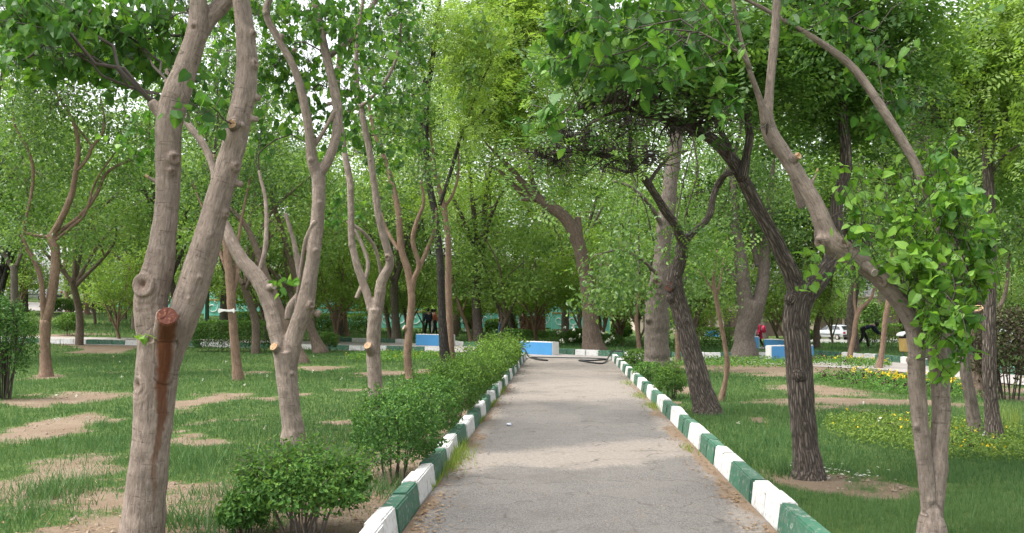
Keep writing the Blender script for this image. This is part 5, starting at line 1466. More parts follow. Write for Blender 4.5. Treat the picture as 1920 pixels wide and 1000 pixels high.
for lab, b, w, d, h, br in [('bright-topped hedge at the left edge, behind the twiggy bush', (20, 640), 1.9, 1.2, 1.15, .05),
                            ('light low bush touching the big forked tree, left of the box hedge', (366, 640), 1.1, .9, .8, .1),
                            ('long far hedge with light top, just above the clipped box hedge', (470, 618), 3.0, 1.5, 1.0, .05),
                            ('far rounded hedge between the lyre-shaped tree and the thin red-brown trunk', (610, 622), 2.1, 1.4, 1.1, -.02),
                            ('far rounded hedge left of the pale two-limbed tree', (672, 626), 1.9, 1.4, 1.2, .0),
                            ('dark far bush under the two pale trunks on the bank', (110, 588), 1.8, 1.4, .9, -.05),
                            ('dark long far bush right of the two pale trunks on the bank', (182, 588), 2.2, 1.4, 1., -.05),
                            ('far hedge in front of the two strolling visitors', (820, 616), 2.1, 1.4, 1.3, .06),
                            ('dark far bush between the leaning thin trunk and the far fence', (885, 622), 1.1, 1., 1.3, -.1),
                            ('low dark hedge with bright top, left of the red stone wall', (940, 625), 2.0, 1.2, .9, .04),
                            ('low bright hedge right of the red stone wall', (1050, 620), 2.2, 1.2, .95, .04),
                            ('dark flowering bush by the foot of the stout leaning tree', (1082, 648), .95, .8, .75, -.12),
                            ('dark bush beyond the lawn, right of the stout leaning tree', (1165, 636), 1.3, 1., 1.2, -.1),
                            ('long clipped hedge left of the massive two-stemmed tree', (1332, 655), 3.0, 1., .95, .05),
                            ('clipped hedge between the bare tan stem and the litter bin', (1660, 652), 2.9, 1.4, 1.15, .05),
                            ('low hedge beside the low fork trunk, left of the silver car', (1512, 640), 1.4, 1., 1.0, -.05),
                            ('rounded hedge at the far right in front of the white car', (1890, 664), 2.6, 1.3, 1.2, .12),
                            ('small shrub against the blue-fronted block behind the girl', (1463, 653), .9, .7, .42, 0.)]:
    p = G(*b); sc = p[1] / 40
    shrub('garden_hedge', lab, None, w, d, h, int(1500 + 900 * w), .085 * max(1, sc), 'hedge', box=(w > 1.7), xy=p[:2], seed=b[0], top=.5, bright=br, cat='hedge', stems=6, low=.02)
shrub('purple_bush', 'dark purple-leaved bush at the right edge', (1890, 752), 1.35, 1.2, 1.6, 4200, .06, 'purple', seed=51, top=.2, stems=16, low=.12, twiggy=2)
shrub('conical_shrub', 'bright green pointed shrub behind the clipped hedge and the bending man', (1632, 650), 1.5, 1.4, 2.4, 2200, .12, 'locust', seed=52, top=.2)
for k, (px, py) in enumerate([(1000, 640), (965, 636), (1040, 640), (1140, 650)]):
    p = G(px, py)
    shrub('rose_bush', ['straggly rose growth behind the blue-fronted block at the path end', 'straggly rose growth in the bed left of the red stone wall', 'straggly rose growth before the forked grey young tree', 'straggly rose growth right of the stout leaning tree foot'][k], None, 1.6, 1., .55, 900, .075, 'shrub', xy=p[:2], seed=60 + k, twiggy=3, bright=.05)
# rose blooms
parts = []
rr = np.random.default_rng(5)
c = np.array([P(rr.uniform(1020, 1150), rr.uniform(612, 645), rr.uniform(38, 44)) for _ in range(26)]); c[:, 2] = np.clip(c[:, 2], .3, 1.0)
c = np.repeat(c, 9, 0) + rr.normal(size=(234, 3)) * .035
foliage('rose_blooms', [kites(c, np.full(len(c), .07), rr, .5, 0, .9)], None, LEAF['white'])


# ------------------------------------------------------------------ flower beds and lawn flowers
def bed(name, cx, cy, rx, ry, n, h, cols, leafsize=.05, leaf='shrub', fl=.25, seed=0, br=0., fsize=.045):
    r = np.random.default_rng(seed + 900)
    a = G(cx, cy - ry); b = G(cx, cy + ry); c = G(cx, cy)
    th = r.uniform(0, 2 * PI, n); rad = np.sqrt(r.uniform(0, 1, n))
    x = c[0] + np.cos(th) * rad * rx * c[1] / F; y = (a[1] + b[1]) / 2 + np.sin(th) * rad * (a[1] - b[1]) / 2
    k = fbm(x, y, .9, seed) > .32
    x, y = x[k], y[k]; n = len(x)
    z = zt(x, y) + h * r.uniform(.15, 1, n) * (.6 + .8 * fbm(x, y, .7, seed + 3))
    foliage(name + '_plants', [kites(np.stack([x, y, z], -1), np.full(n, leafsize), r, .45, .1, .5, .2, r.beta(2, 2, n) + br)], None, LEAF[leaf])
    m = int(n * fl)
    for col, share, fn in cols:
        q = r.uniform(0, 1, n) < fl * share * fn(x, y, c)
        if not q.any(): continue
        p = np.stack([x, y, zt(x, y) + h * r.uniform(.8, 1.25, n)], -1)[q]
        p = np.repeat(p, 3, 0) + r.normal(size=(3 * len(p), 3)) * fsize * .3
        foliage(name + '_' + col + '_flowers', [kites(p, np.full(len(p), fsize), r, .5, 0, .9, .1)], None, LEAF[col])


R_ = lambda x, y, c: np.clip((x - c[0]) * 1.2 + .45 + (fbm(x, y, .8, 71) - .5) * 2.4, 0, 1)
L_ = lambda x, y, c: np.clip(-(x - c[0]) * .9 + .25, 0, 1)
S_ = lambda x, y, c: np.clip((fbm(x, y, .8, 72) - .45) * 5, 0, 1)
bed('pansy_bed', 1700, 728, 128, 24, 9000, .17, [('yellow', .36, R_), ('maroon', .35, L_)], .05, 'shrub', .14, 1)
bed('front_pansy_bed', 1780, 830, 190, 44, 9000, .14, [('yellow', .11, S_), ('maroon', .05, S_)], .042, 'weed', .10, 2, -.2, .03)
bed('kerbside_pansy_bed', 1590, 683, 70, 7.5, 3200, .16, [('yellow', .28, R_), ('maroon', .5, L_)], .07, 'shrub', .12, 3, .1, .05)
bed('verge_bed', 1390, 683, 130, 8, 4200, .15, [('maroon', .4, S_)], .07, 'shrub', .06, 4, .15)
bed('lawn_edge_bed', 745, 672, 95, 9, 4200, .16, [('yellow', .25, S_)], .07, 'shrub', .05, 5, .2)
# seed heads and white lawn flowers
parts = []; st = []
r = np.random.default_rng(8)
for _ in range(80):
    px, py = (r.uniform(380, 700), r.uniform(668, 740)) if r.uniform() < .5 else (r.uniform(100, 660), r.uniform(655, 830)) if r.uniform() < .6 else (r.uniform(1370, 1900), r.uniform(770, 900))
    p = G(px, py); hh = r.uniform(.10, .28)
    st.append(blades(np.array([p[0]]), np.array([p[1]]), np.array([0.]), np.array([hh]), np.array([.006 * p[1] / 10]), r, .2, np.array([.95])))
    q = p + np.array([0, 0, hh]) + r.normal(size=(7, 3)) * .012
    if r.uniform() < .45: parts.append(kites(q, np.full(7, .028), r, .3, 0, .9))
foliage('dandelion_heads', parts, None, LEAF['white']); foliage('dandelion_stalks', st, None, LEAF['weed'])
# long-leaved weeds with pale seed spikes near the purple bush
parts = []
for _ in range(26):
    p = G(r.uniform(1870, 1915), r.uniform(785, 815))
    parts.append(blades(*[np.repeat(v, 6) for v in p], r.uniform(.15, .4, 6), np.full(6, .008), r, .5, r.uniform(.5, 1, 6)))
foliage('foxtail_weeds', parts, None, LEAF['weed'])


# ------------------------------------------------------------------ painted blocks used as seats
def block_bench(label, pl, pr, h, depth, white_end='right', colour='blue', back=0.):
    a = G(*pl); b = G(*pr)
    L = np.linalg.norm((b - a)[:2]); yaw = math.atan2(b[1] - a[1], b[0] - a[0])
    c = (a + b) / 2
    root = empty('concrete_bench', (c[0], c[1], float(zt(c[0], c[1]))), label, 'bench', 'painted concrete blocks along the cross paths', rz=yaw)
    mb = MB(); mb.box((-L / 2, 0, -.25), (L / 2, depth, h))
    link('block', mb.mesh('block', .018, False, 2), root, M['white'])
    mb = MB()
    for y in (-.004, depth - .004): mb.box((-L / 2 + .02, y, -.25), (L / 2 - .02, y + .008, h - .025))
    link('painted_face', mb.mesh('painted_face'), root, M[colour])
    mb = MB(); s = 1 if white_end == 'right' else -1
    x = s * L / 2
    mb.box((min(x, x + s * .004), .015, -.25), (max(x, x + s * .004), depth - .015, h - .02))
    link('end_face', mb.mesh('end_face'), root, M['white'])
    return root


block_bench('blue-fronted concrete block with white end at the end of the footpath', (974, 664), (1036, 667), .46, .32)
block_bench('blue-fronted concrete block between the slender trunks left of the footpath end', (779, 648), (845, 650), .50, .3)
block_bench('blue-fronted concrete block with pale left end behind the low fork trunk', (1446, 678), (1526, 676), .48, .28, 'left')
block_bench('blue-fronted concrete block behind the girl in red', (1432, 653), (1474, 654), .42, .5, 'right')
block_bench('small far blue block showing above the clipped hedge', (1322, 632), (1348, 632), .75, .6, 'right')
block_bench('blue-fronted block between the massive tree and the girl in red', (1411, 657), (1424, 657), .58, .5, 'right')

# ------------------------------------------------------------------ hose across the path end, rubble, wrapper
z5 = lambda X, Y: (900 + X / 5.647, 530 + Y / 5.647)
hp = [(300, 760), (400, 768), (470, 775), (520, 798), (620, 826), (715, 834), (640, 822), (540, 800), (600, 800), (900, 806), (1200, 812), (1345, 822), (1180, 834), (1050, 832), (1110, 846), (1270, 866), (1330, 848), (1380, 812), (1420, 800), (1510, 802)]
pts = []
for q in hp:
    p = G(*z5(*q)); p[2] += .028 + (.2 if q[0] in (1420, 1510, 400, 470) else .13 if q[0] == 1380 else 0.)
    pts.append(p)
q = catmull(np.array(pts), .12)
v, f, _ = tube_np(q, np.full(len(q), .024), 8)
tag(link('garden_hose', mesh_np('garden_hose', v, [f], True), None, M['rubber']), 'black rubber hose lying in loops across the end of the footpath', 'hose')
mb = MB(); r = random.Random(3)
for _ in range(26):
    p = G(*z5(r.uniform(300, 440), r.uniform(745, 815))); s = r.uniform(.03, .09)
    Rm = Matrix.Rotation(r.uniform(0, 3), 3, 'Z') @ Matrix.Rotation(r.uniform(-.4, .4), 3, 'X')
    mb.box((-s, -s * .7, -s * .5), (s, s * .7, s * .5), Rm); mb.V[-8:] = [(a + p[0], b + p[1], c + p[2] + s * .4) for a, b, c in mb.V[-8:]]
o = link('rubble', mb.mesh('rubble', .01), None, M['concrete']); o['kind'] = 'stuff'
p = G(955, 799)
bm = bmesh.new(); bmesh.ops.create_icosphere(bm, subdivisions=3, radius=.035)
for vv in bm.verts:
    k = 1 + .45 * mnoise.noise(vv.co * 45) + .2 * mnoise.noise(vv.co * 130); vv.co *= k; vv.co.z *= .55
me = bpy.data.meshes.new('crumpled_wrapper'); bm.to_mesh(me); bm.free()
o = tag(link('crumpled_wrapper', me, None, M['wrapper']), 'crumpled blue-white wrapper lying on the footpath', 'litter'); o.location = (p[0], p[1], .022)
# pale scraps on the right verge
parts = []
rr = np.random.default_rng(9); c = G(1565, 888)
x = c[0] + rr.normal(0, .22, 70); y = c[1] + rr.normal(0, .25, 70)
foliage('pale_chips', [kites(np.stack([x, y, np.full(70, .02)], -1), np.full(70, .045), rr, .9, 0, .7)], None, LEAF['white'])

# white strip tied round the thin trunk
c = P(433, 583, G(446, 714)[1])
root = empty('cloth_strip', c, 'white strip tied round the thin brown trunk, ends sticking out', 'cloth strip')
mb = MB()
k = np.linspace(0, 2 * PI, 17)
ring = np.stack([np.cos(k) * .11, np.sin(k) * .11, .015 * np.sin(k)], -1)
v, f, _ = tube_np(ring, np.full(17, .016), 6); mb.add(v, [tuple(t) for t in f])
link('band', mb.mesh('band', 0, True), root, M['white_cloth'])
for sx, l in ((-1, .24), (1, .10)):
    mb = MB()
    mb.prism([(0, -.022), (sx * l * .5, -.02 + .01), (sx * l, -.055), (sx * (l + .02), .0), (sx * l, .05), (sx * l * .5, .03), (0, .022)], -.125, -.105, 'y')
    link('loose_end', mb.mesh('loose_end', .004), root, M['white_cloth'])


# ------------------------------------------------------------------ people
def skin(name, nodes, edges, rad, parent, mat, sub=1):
    me = bpy.data.meshes.new(name); me.from_pydata([tuple(n) for n in nodes], edges, [])
    o = bpy.data.objects.new(name, me); C.objects.link(o)
    o.modifiers.new('s', 'SKIN'); sv = o.data.skin_vertices[0].data
    for i, r in enumerate(rad):
        sv[i].radius = r if isinstance(r, tuple) else (r, r); sv[i].use_root = (i == 0)
    m = o.modifiers.new('u', 'SUBSURF'); m.levels = sub; m.render_levels = sub
    me2 = eval_mesh(o); bpy.data.objects.remove(o)
    me2.polygons.foreach_set('use_smooth', np.ones(len(me2.polygons), bool)); me2.name = name
    me2.materials.clear()
    return link(name, me2, parent, mat)


def person(label, base, height, yaw, shirt, trousers, hair='hair', scarf=False, bend=0., stride=.22, skirt=None, bag=None, pack=None, arms='walk', shoes='black_cloth', group=None, xy=None):
    b = G(*base)
    if xy is not None: b = np.array([xy[0], xy[1], float(zt(*xy))])
    root = empty('person', b, label, 'person', group, rz=yaw)
    s = height / 1.7

    def J(x, y, z):
        v = Vector((x, y, z))
        if bend and z > .92:
            rel = v - Vector((0, 0, .92)); rel = Matrix.Rotation(-bend, 3, 'X') @ rel; v = rel + Vector((0, 0, .92))
        return v * s
    f = stride
    hip = J(0, 0, .93)
    N = {'pel': hip, 'waist': J(0, .0, 1.08), 'chest': J(0, .01, 1.28), 'neck': J(0, .0, 1.45), 'head': J(0, .03, 1.53), 'top': J(0, .02, 1.66),
         'hl': Vector((-.09, 0, .90)) * s, 'kl': Vector((-.10, f * .55, .50)) * s, 'al': Vector((-.10, f * .75, .09)) * s, 'tl': Vector((-.11, f * .75 + .17, .03)) * s,
         'hr': Vector((.09, 0, .90)) * s, 'kr': Vector((.10, -f * .15, .49)) * s, 'ar': Vector((.10, -f * .95, .11)) * s, 'tr': Vector((.11, -f * .95 + .15, .03)) * s,
         'sl': J(-.18, 0, 1.40), 'el': J(-.24, -.06, 1.13), 'wl': J(-.25, .05, .89), 'fl': J(-.25, .09, .80),
         'sr': J(.18, 0, 1.40), 'er': J(.24, .03, 1.13), 'wr': J(.25, .16, .90), 'fr': J(.25, .20, .82)}
    if arms == 'reach':
        for sd, x in (('l', -.2), ('r', .2)):
            N['e' + sd] = N['s' + sd] + Vector((0, .12, -.24)) * s; N['w' + sd] = N['s' + sd] + Vector((-x * .3, .33, -.40)) * s; N['f' + sd] = N['s' + sd] + Vector((-x * .3, .40, -.46)) * s
    R = {'pel': (.13, .10), 'waist': (.125, .09), 'chest': (.145, .10), 'neck': .052, 'head': (.085, .095), 'top': (.07, .08), 'hl': .085, 'kl': .058, 'al': .042, 'tl': (.036, .026), 'hr': .085, 'kr': .058, 'ar': .042, 'tr': (.036, .026),
         'sl': .055, 'el': .043, 'wl': .03, 'fl': (.036, .02), 'sr': .055, 'er': .043, 'wr': .03, 'fr': (.036, .02)}
    E = [('pel', 'waist'), ('waist', 'chest'), ('chest', 'neck'), ('neck', 'head'), ('head', 'top'), ('pel', 'hl'), ('hl', 'kl'), ('kl', 'al'), ('al', 'tl'), ('pel', 'hr'), ('hr', 'kr'), ('kr', 'ar'), ('ar', 'tr'),
         ('chest', 'sl'), ('sl', 'el'), ('el', 'wl'), ('wl', 'fl'), ('chest', 'sr'), ('sr', 'er'), ('er', 'wr'), ('wr', 'fr')]

    def sub(nm, keys, grow, mat, override={}):
        ed = [(keys.index(a), keys.index(c)) for a, c in E if a in keys and c in keys]
        rad = []
        for k in keys:
            r = override.get(k, R[k]); g = grow
            rad.append(tuple((x + g) * s for x in r) if isinstance(r, tuple) else (r + g) * s)
        return skin(nm, [N[k] for k in keys], ed, rad, root, M[mat])
    sub('body', list(N), 0, 'skin')
    sub('trousers', ['pel', 'waist', 'hl', 'kl', 'al', 'hr', 'kr', 'ar'], .014, trousers)
    sub('top', ['waist', 'chest', 'pel', 'sl', 'el', 'wl', 'sr', 'er', 'wr'], .02, shirt, {'pel': (.14, .11)})
    for sd in 'lr': sub('shoe', ['t' + sd, 'a' + sd], .012, shoes)
    bm = bmesh.new(); bmesh.ops.create_uvsphere(bm, u_segments=14, v_segments=10, radius=1)
    hm = bpy.data.meshes.new('hair'); up = (N['top'] - N['neck']).normalized()
    c = N['head'] + up * .055 * s - (Matrix.Rotation(-bend, 3, 'X') @ Vector((0, 1, 0))) * (.022 * s)
    for vv in bm.verts: vv.co = Vector((vv.co.x * .098, vv.co.y * .108, vv.co.z * (.125 if scarf else .115))) * s
    bmesh.ops.transform(bm, matrix=Matrix.Translation(c) @ Matrix.Rotation(-bend, 4, 'X'), verts=bm.verts)
    if scarf:
        g = bmesh.ops.create_cone(bm, segments=14, radius1=.15 * s, radius2=.07 * s, depth=.2 * s, cap_ends=True)
        bmesh.ops.transform(bm, matrix=Matrix.Translation(N['neck'] - Vector((0, .01, .02)) * s), verts=g['verts'])
    for ff in bm.faces: ff.smooth = True
    bm.to_mesh(hm); bm.free()
    link('headscarf' if scarf else 'hair', hm, root, M[hair])
    # face: nose and eyes
    mb = MB(); fw = Matrix.Rotation(-bend, 3, 'X') @ Vector((0, 1, 0)); hc = N['head'] + up * .045 * s
    mb.box((-.012 * s, -.01, -.02 * s), (.012 * s, .03 * s, .02 * s)); mb.V = [tuple(Vector(v) + hc + fw * .085 * s) for v in mb.V]
    link('nose', mb.mesh('nose', .004), root, M['skin'])
    if skirt:
        mb = MB(); n = 16
        prof = [(1.12, .155, .12), (.95, .185, .15), (.75, .21, .18), (.56, .23, .21)]
        V = [(math.cos(a) * rx * s, math.sin(a) * ry * s, z * s) for z, rx, ry in prof for a in np.arange(n) * 2 * PI / n]
        Fq = [(k * n + i, k * n + (i + 1) % n, (k + 1) * n + (i + 1) % n, (k + 1) * n + i) for k in range(3) for i in range(n)]
        mb.add(V, Fq); link('coat_skirt', mb.mesh('coat_skirt', 0, True), root, M[skirt])
    return root, N, s


person('girl in a red coat with patterned scarf and pink backpack walking past the blue block', (1424.5, 652.5), 1.32, PI / 2 - .3, 'red_cloth', 'black_cloth', 'patterned', True, skirt='red_cloth', shoes='white_cloth')
_, N, s = person('walker in a pale blue and white outfit half hidden by the massive tree', (1414.5, 653), 1.22, PI / 2, 'white_cloth', 'sky_cloth', 'hair', shoes='navy_cloth')
person('man in a black jacket and jeans walking left of the massive two-stemmed tree', (1372, 637), 1.68, PI / 2 + .4, 'black_cloth', 'denim', shoes='white_cloth', xy=tuple(G(1372, 629)[:2]))
person('gardener in dark clothes bending over behind the pale bent stem', (1618, 655), 1.7, -PI / 2, 'navy_cloth', 'black_cloth', bend=1.25, arms='reach', stride=.4)
fp = lambda px, Y: ((px - 960) / F * Y, Y)
person('visitor in dark top with white bag, strolling behind the far hedge', (803, 605), 1.65, .5, 'navy_cloth', 'black_cloth', xy=fp(803, 57))
person('visitor in white top beside the one in the dark top, behind the far hedge', (812, 605), 1.6, -.6, 'white_cloth', 'white_cloth', xy=fp(810, 57.5))
person('visitor in an orange top behind the far hedge, against the blackish trunk', (816, 605), 1.6, -1.2, 'orange_cloth', 'black_cloth', xy=fp(815.5, 57.2))
person('visitor in black standing in front of the turquoise fence, above the low hedge', (941, 605), 1.7, 1.2, 'black_cloth', 'denim', xy=fp(941, 56))
person('seated-height dark visitor behind the red stone wall', (981, 600), 1.5, 2., 'black_cloth', 'black_cloth', xy=fp(981, 64))
# belongings of the girl and the stroller
gb = G(1424.5, 652.5)
yaw = PI / 2 - .3
def carried(name, label, cat, c, dims, mat, strap=True):
    root = empty(name, c, label, cat, rz=yaw)
    mb = MB(); x, y, z = dims; mb.box((-x / 2, -y / 2, 0), (x / 2, y / 2, z)); link('bag_body', mb.mesh('bag_body', min(dims) * .3, True, 3), root, M[mat])
    mb = MB(); mb.box((-x * .4, -y / 2 - .02, z * .1), (x * .4, -y / 2 + .01, z * .5)); link('pocket', mb.mesh('pocket', .015, True, 2), root, M[mat])
    for sx in (-1, 1):
        mb = MB(); mb.tube(catmull(np.array([(sx * x * .3, y * .4, z * .95), (sx * x * .34, y * .9, z * 1.02), (sx * x * .36, y * 1.1, z * .6), (sx * x * .3, y * .5, z * .1)]), .05), .012, 6); link('strap', mb.mesh('strap', 0, True), root, M[mat])
fwd = Vector((-math.sin(yaw), math.cos(yaw), 0))
c = Vector(gb) - fwd * .20 + Vector((0, 0, .70)); carried('backpack', 'bright pink backpack on the back of the girl in red', 'backpack', c, (.30, .17, .40), 'pink_cloth')
c = Vector(gb) + fwd * .05 + Vector((-.05, -.22, .50)); carried('shoulder_bag', 'small black bag hanging at the hip of the girl in red', 'bag', c, (.22, .08, .17), 'black_cloth')


# ------------------------------------------------------------------ cars
def car(label, loc, yaw, paintm, group='cars parked beyond the park trees'):
    root = empty('parked_car', loc, label, 'car', group, rz=yaw)     # local +x is the front
    st = [  # x, half width, z sill, z belt, z roof (None: no cabin), roof half width
        (-2.02, .70, .42, .78, None, 0), (-1.97, .78, .34, .90, None, 0), (-1.86, .80, .30, .95, .96, .66), (-1.45, .82, .28, .96, 1.36, .56), (-.9, .83, .27, .95, 1.42, .57), (0, .83, .27, .93, 1.42, .57),
        (.40, .83, .27, .92, 1.36, .56), (1.0, .82, .27, .91, .93, .68), (1.5, .80, .28, .84, None, 0), (1.92, .76, .32, .74, None, 0), (2.02, .68, .40, .62, None, 0)]
    rings = []
    for x, w, z0, zb, zr, rw in st:
        if zr is None: zr, rw = zb + .012, w * .86
        rings.append([(x, -w * .94, z0), (x, -w, (z0 + zb) / 2), (x, -w * .97, zb), (x, -rw, zr - .02), (x, -rw * .8, zr), (x, rw * .8, zr), (x, rw, zr - .02), (x, w * .97, zb), (x, w, (z0 + zb) / 2), (x, w * .94, z0)])
    mb = MB(); V = [p for r in rings for p in r]; n = 10
    Fq = [(k * n + i, k * n + (i + 1) % n, (k + 1) * n + (i + 1) % n, (k + 1) * n + i) for k in range(len(st) - 1) for i in range(n)] + [tuple(range(n)), tuple(range(len(V) - n, len(V)))]
    mb.add(V, Fq); link('body', mb.mesh('body', .02, True, 1), root, M[paintm])
    def win(pts):
        mb = MB(); v = [Vector(p) for p in pts]; nn = (v[1] - v[0]).cross(v[2] - v[0]).normalized()
        mb.add([p + nn * .012 for p in v] + [p - nn * .012 for p in v], [(0, 1, 2, 3), (7, 6, 5, 4), (0, 1, 5, 4), (1, 2, 6, 5), (2, 3, 7, 6), (3, 0, 4, 7)])
        link('window', mb.mesh('window'), root, M['car_glass'])
    for sg in (-1, 1):
        yb = lambda z: sg * (.805 - (z - .94) * .53 + .012)
        win([(.86, yb(.97), .97), (.02, yb(.98), .98), (.02, yb(1.33), 1.33), (.40, yb(1.30), 1.30)])
        win([(-.06, yb(.98), .98), (-.82, yb(.99), .99), (-.82, yb(1.34), 1.34), (-.06, yb(1.34), 1.34)])
        win([(-.92, yb(1.0), 1.0), (-1.62, yb(1.01), 1.01), (-1.40, yb(1.29), 1.29), (-.92, yb(1.33), 1.33)])
        mb = MB(); mb.box((-1.7, sg * .835 - .02, .52), (1.6, sg * .835 + .02, .58)); link('side_strip', mb.mesh('side_strip', .01), root, M['car_plastic'])
        mb = MB(); mb.box((.72, sg * .92 - .08, .95), (.84, sg * .92 + .08, 1.06)); link('mirror', mb.mesh('mirror', .02), root, M['car_plastic'])
        mb = MB(); mb.box((-2.045, sg * .62 - .12, .62), (-1.93, sg * .62 + .12, .82)); link('tail_lamp', mb.mesh('tail_lamp', .015), root, M['lamp_red'])
        mb = MB(); mb.box((1.90, sg * .56 - .14, .56), (2.03, sg * .56 + .14, .70)); link('headlight', mb.mesh('headlight', .015), root, M['plain_white'])
        mb = MB(); mb.tube(np.array([(-1.2, sg * .5, 1.44), (.1, sg * .5, 1.45)]), .015, 6); link('roof_rail', mb.mesh('roof_rail'), root, M['car_plastic'])
    win([(-1.90, .58, 1.0), (-1.90, -.58, 1.0), (-1.53, -.50, 1.32), (-1.53, .50, 1.32)])
    win([(.98, -.60, .96), (.98, .60, .96), (.50, .50, 1.33), (.50, -.50, 1.33)])
    for x0 in (-2.10, 1.96):
        mb = MB(); mb.box((x0, -.76, .34), (x0 + .14, .76, .54)); link('bumper', mb.mesh('bumper', .03), root, M['car_plastic'])
    mb = MB(); mb.box((-2.06, -.26, .62), (-2.035, .26, .73)); link('number_plate', mb.mesh('number_plate'), root, M['plate'])
    for x in (-1.28, 1.24):
        for sg in (-1, 1):
            k = np.arange(18) * 2 * PI / 18
            mb = MB(); mb.prism([(x + math.cos(a) * .29, .29 + math.sin(a) * .29) for a in k], sg * .74 - .09, sg * .74 + .09, 'y')
            ty = link('wheel', mb.mesh('wheel', .03, False, 2), root, M['rubber'])
            mb = MB(); mb.prism([(x + math.cos(a) * .17, .29 + math.sin(a) * .17) for a in k], sg * .84 - .012, sg * .84 + .012, 'y')
            link('hubcap', mb.mesh('hubcap', .006), ty, M['concrete'])
    return root


p = G(1570, 637.5)
car('silver hatchback seen from behind between the thin stems right of the low fork trunk', (p[0] - .3, p[1], float(zt(p[0], p[1]))), math.radians(115), 'car_silver')
for lab, px, py, yaw, pm, dY in [('white car partly hidden by the leaning stake at the far right', 1902, 643, math.radians(205), 'car_white', 0),
                                 ('silver-blue car just left of the white car at the far right', 1868, 640, math.radians(200), 'car_silver', 0),
                                 ('white car at the left edge with one red tail lamp showing', -16, 564, math.radians(165), 'car_white', 0),
                                 ('silver car half hidden between the far left trunks', 62, 566, math.radians(170), 'car_silver', 0)]:
    p = G(px, py); car(lab, (p[0], p[1], float(zt(p[0], p[1])) + .02), yaw, pm)

# ------------------------------------------------------------------ litter bin, poles, fence, stone wall, building
p = G(1702, 668)
root = empty('litter_bin', p, 'yellow litter bin with a white hood on a white post beside the far kerb', 'litter bin', rz=.15)
u = p[1] / F
mb = MB(); w, h0, h1 = 27 * u, 8 * u, 33 * u
V = [(-w * .46, -w * .3, h0), (w * .46, -w * .3, h0), (w * .46, w * .3, h0), (-w * .46, w * .3, h0), (-w * .5, -w * .36, h1), (w * .5, -w * .36, h1), (w * .5, w * .36, h1), (-w * .5, w * .36, h1)]
mb.add(V, [(3, 2, 1, 0), (0, 1, 5, 4), (1, 2, 6, 5), (2, 3, 7, 6), (3, 0, 4, 7), (4, 5, 6, 7)])
link('bin_box', mb.mesh('bin_box', .02), root, M['bin_yellow'])
mb = MB(); k = np.linspace(0, PI, 9)
mb.prism([(math.cos(a) * w * .62, h1 + 5 * u + math.sin(a) * 8 * u) for a in k] + [(math.cos(a) * w * .54, h1 + 4 * u + math.sin(a) * 6 * u) for a in k[::-1]], -w * .42, w * .42, 'y')
link('hood', mb.mesh('hood', .008), root, M['plain_white'])
mb = MB(); mb.box((-w * .45, w * .2, h1 - .02), (w * .45, w * .34, h1 + 7 * u)); link('back_plate', mb.mesh('back_plate'), root, M['car_plastic'])
mb = MB(); mb.box((w * .44, -w * .12, -.1), (w * .62, w * .12, 26 * u)); link('post', mb.mesh('post', .01), root, M['plain_white'])
mb = MB(); mb.box((-w * .40, -.03, -.1), (-w * .32, .03, h0 + .02)); link('leg', mb.mesh('leg'), root, M['steel'])


def pole(label, px, py, top, wpx, mat, cat='pole'):
    p = G(px, py); Yp = p[1]; h = P(px, top, Yp)[2] - p[2]
    root = empty('lamp_post', p, label, cat)
    mb = MB(); mb.tube(np.array([(0, 0, -.1), (0, 0, h * .6), (0, 0, h)]), np.array([1, .95, .8]) * wpx * Yp / F / 2, 12); link('pole', mb.mesh('pole', 0, True), root, M[mat])
    mb = MB(); r0 = wpx * Yp / F; mb.tube(np.array([(0, 0, -.05), (0, 0, .12), (0, 0, .14)]), np.array([r0, r0, r0 * .6]), 12); link('base_flange', mb.mesh('base_flange'), root, M[mat])
    mb = MB(); mb.tube(np.array([(0, 0, h), (0, 0, h + r0 * .6), (0, 0, h + r0)]), np.array([r0 * .5, r0 * .5, r0 * .15]), 12); link('cap', mb.mesh('cap'), root, M[mat])


pole('blue-grey steel post behind the right stem of the big forked tree', 388, 612, 330, 8, 'steel')
pole('white pole against the greenery right of the blackish trunk', 873, 622, 500, 5, 'pole_white')
pole('pale thin pole between the far left trunks', 89, 590, 520, 5, 'pole_white')

Yf = 72.
x0, x1 = -30., 7.
root = empty('turquoise_fence', (x0, Yf, 0), 'long turquoise panel fence far behind the trees', 'fence')
n = int((x1 - x0) / 2.05)
mb = MB(); mb.box((0, -.02, .25), (1.96, .02, 2.5)); pm = mb.mesh('panel', .01)
mb = MB(); mb.box((-.04, -.05, -.5), (.04, .05, 2.62)); qm = mb.mesh('post', .01)
mb = MB(); mb.box((0, -.07, 1.32), (1.96, -.02, 1.44)); rm = mb.mesh('rail', .01)
sw = MB()
for q in (0, 1):
    cx = .5 + q * .95
    k = np.linspace(.3, 2 * PI * 1.2, 22)
    sw.tube(np.stack([cx + np.cos(k) * (.08 + .05 * k), np.full(22, -.045), .85 + np.sin(k) * (.08 + .05 * k)], -1), .035, 5)
    sw.tube(np.stack([cx + np.cos(-k) * (.06 + .04 * k), np.full(22, -.045), 1.95 + np.sin(-k) * (.06 + .04 * k)], -1), .035, 5)
sm_ = sw.mesh('scroll', 0, True)
for me, mt in ((pm, 'turquoise'), (qm, 'turquoise'), (rm, 'bin_yellow'), (sm_, 'plain_white')): me.materials.append(M[mt])
for i in range(n + 1):
    xw = x0 + i * 2.05; dz = float(zt(xw, Yf))
    o = link('post', qm, root); o.location = (i * 2.05, 0, dz)
    if i == n: break
    for nm, me in (('panel', pm), ('rail', rm)):
        o = link(nm, me, root); o.location = (i * 2.05 + .045, 0, dz)
    o = link('scroll', sm_, root); o.location = (i * 2.05 + .045, 0, dz)

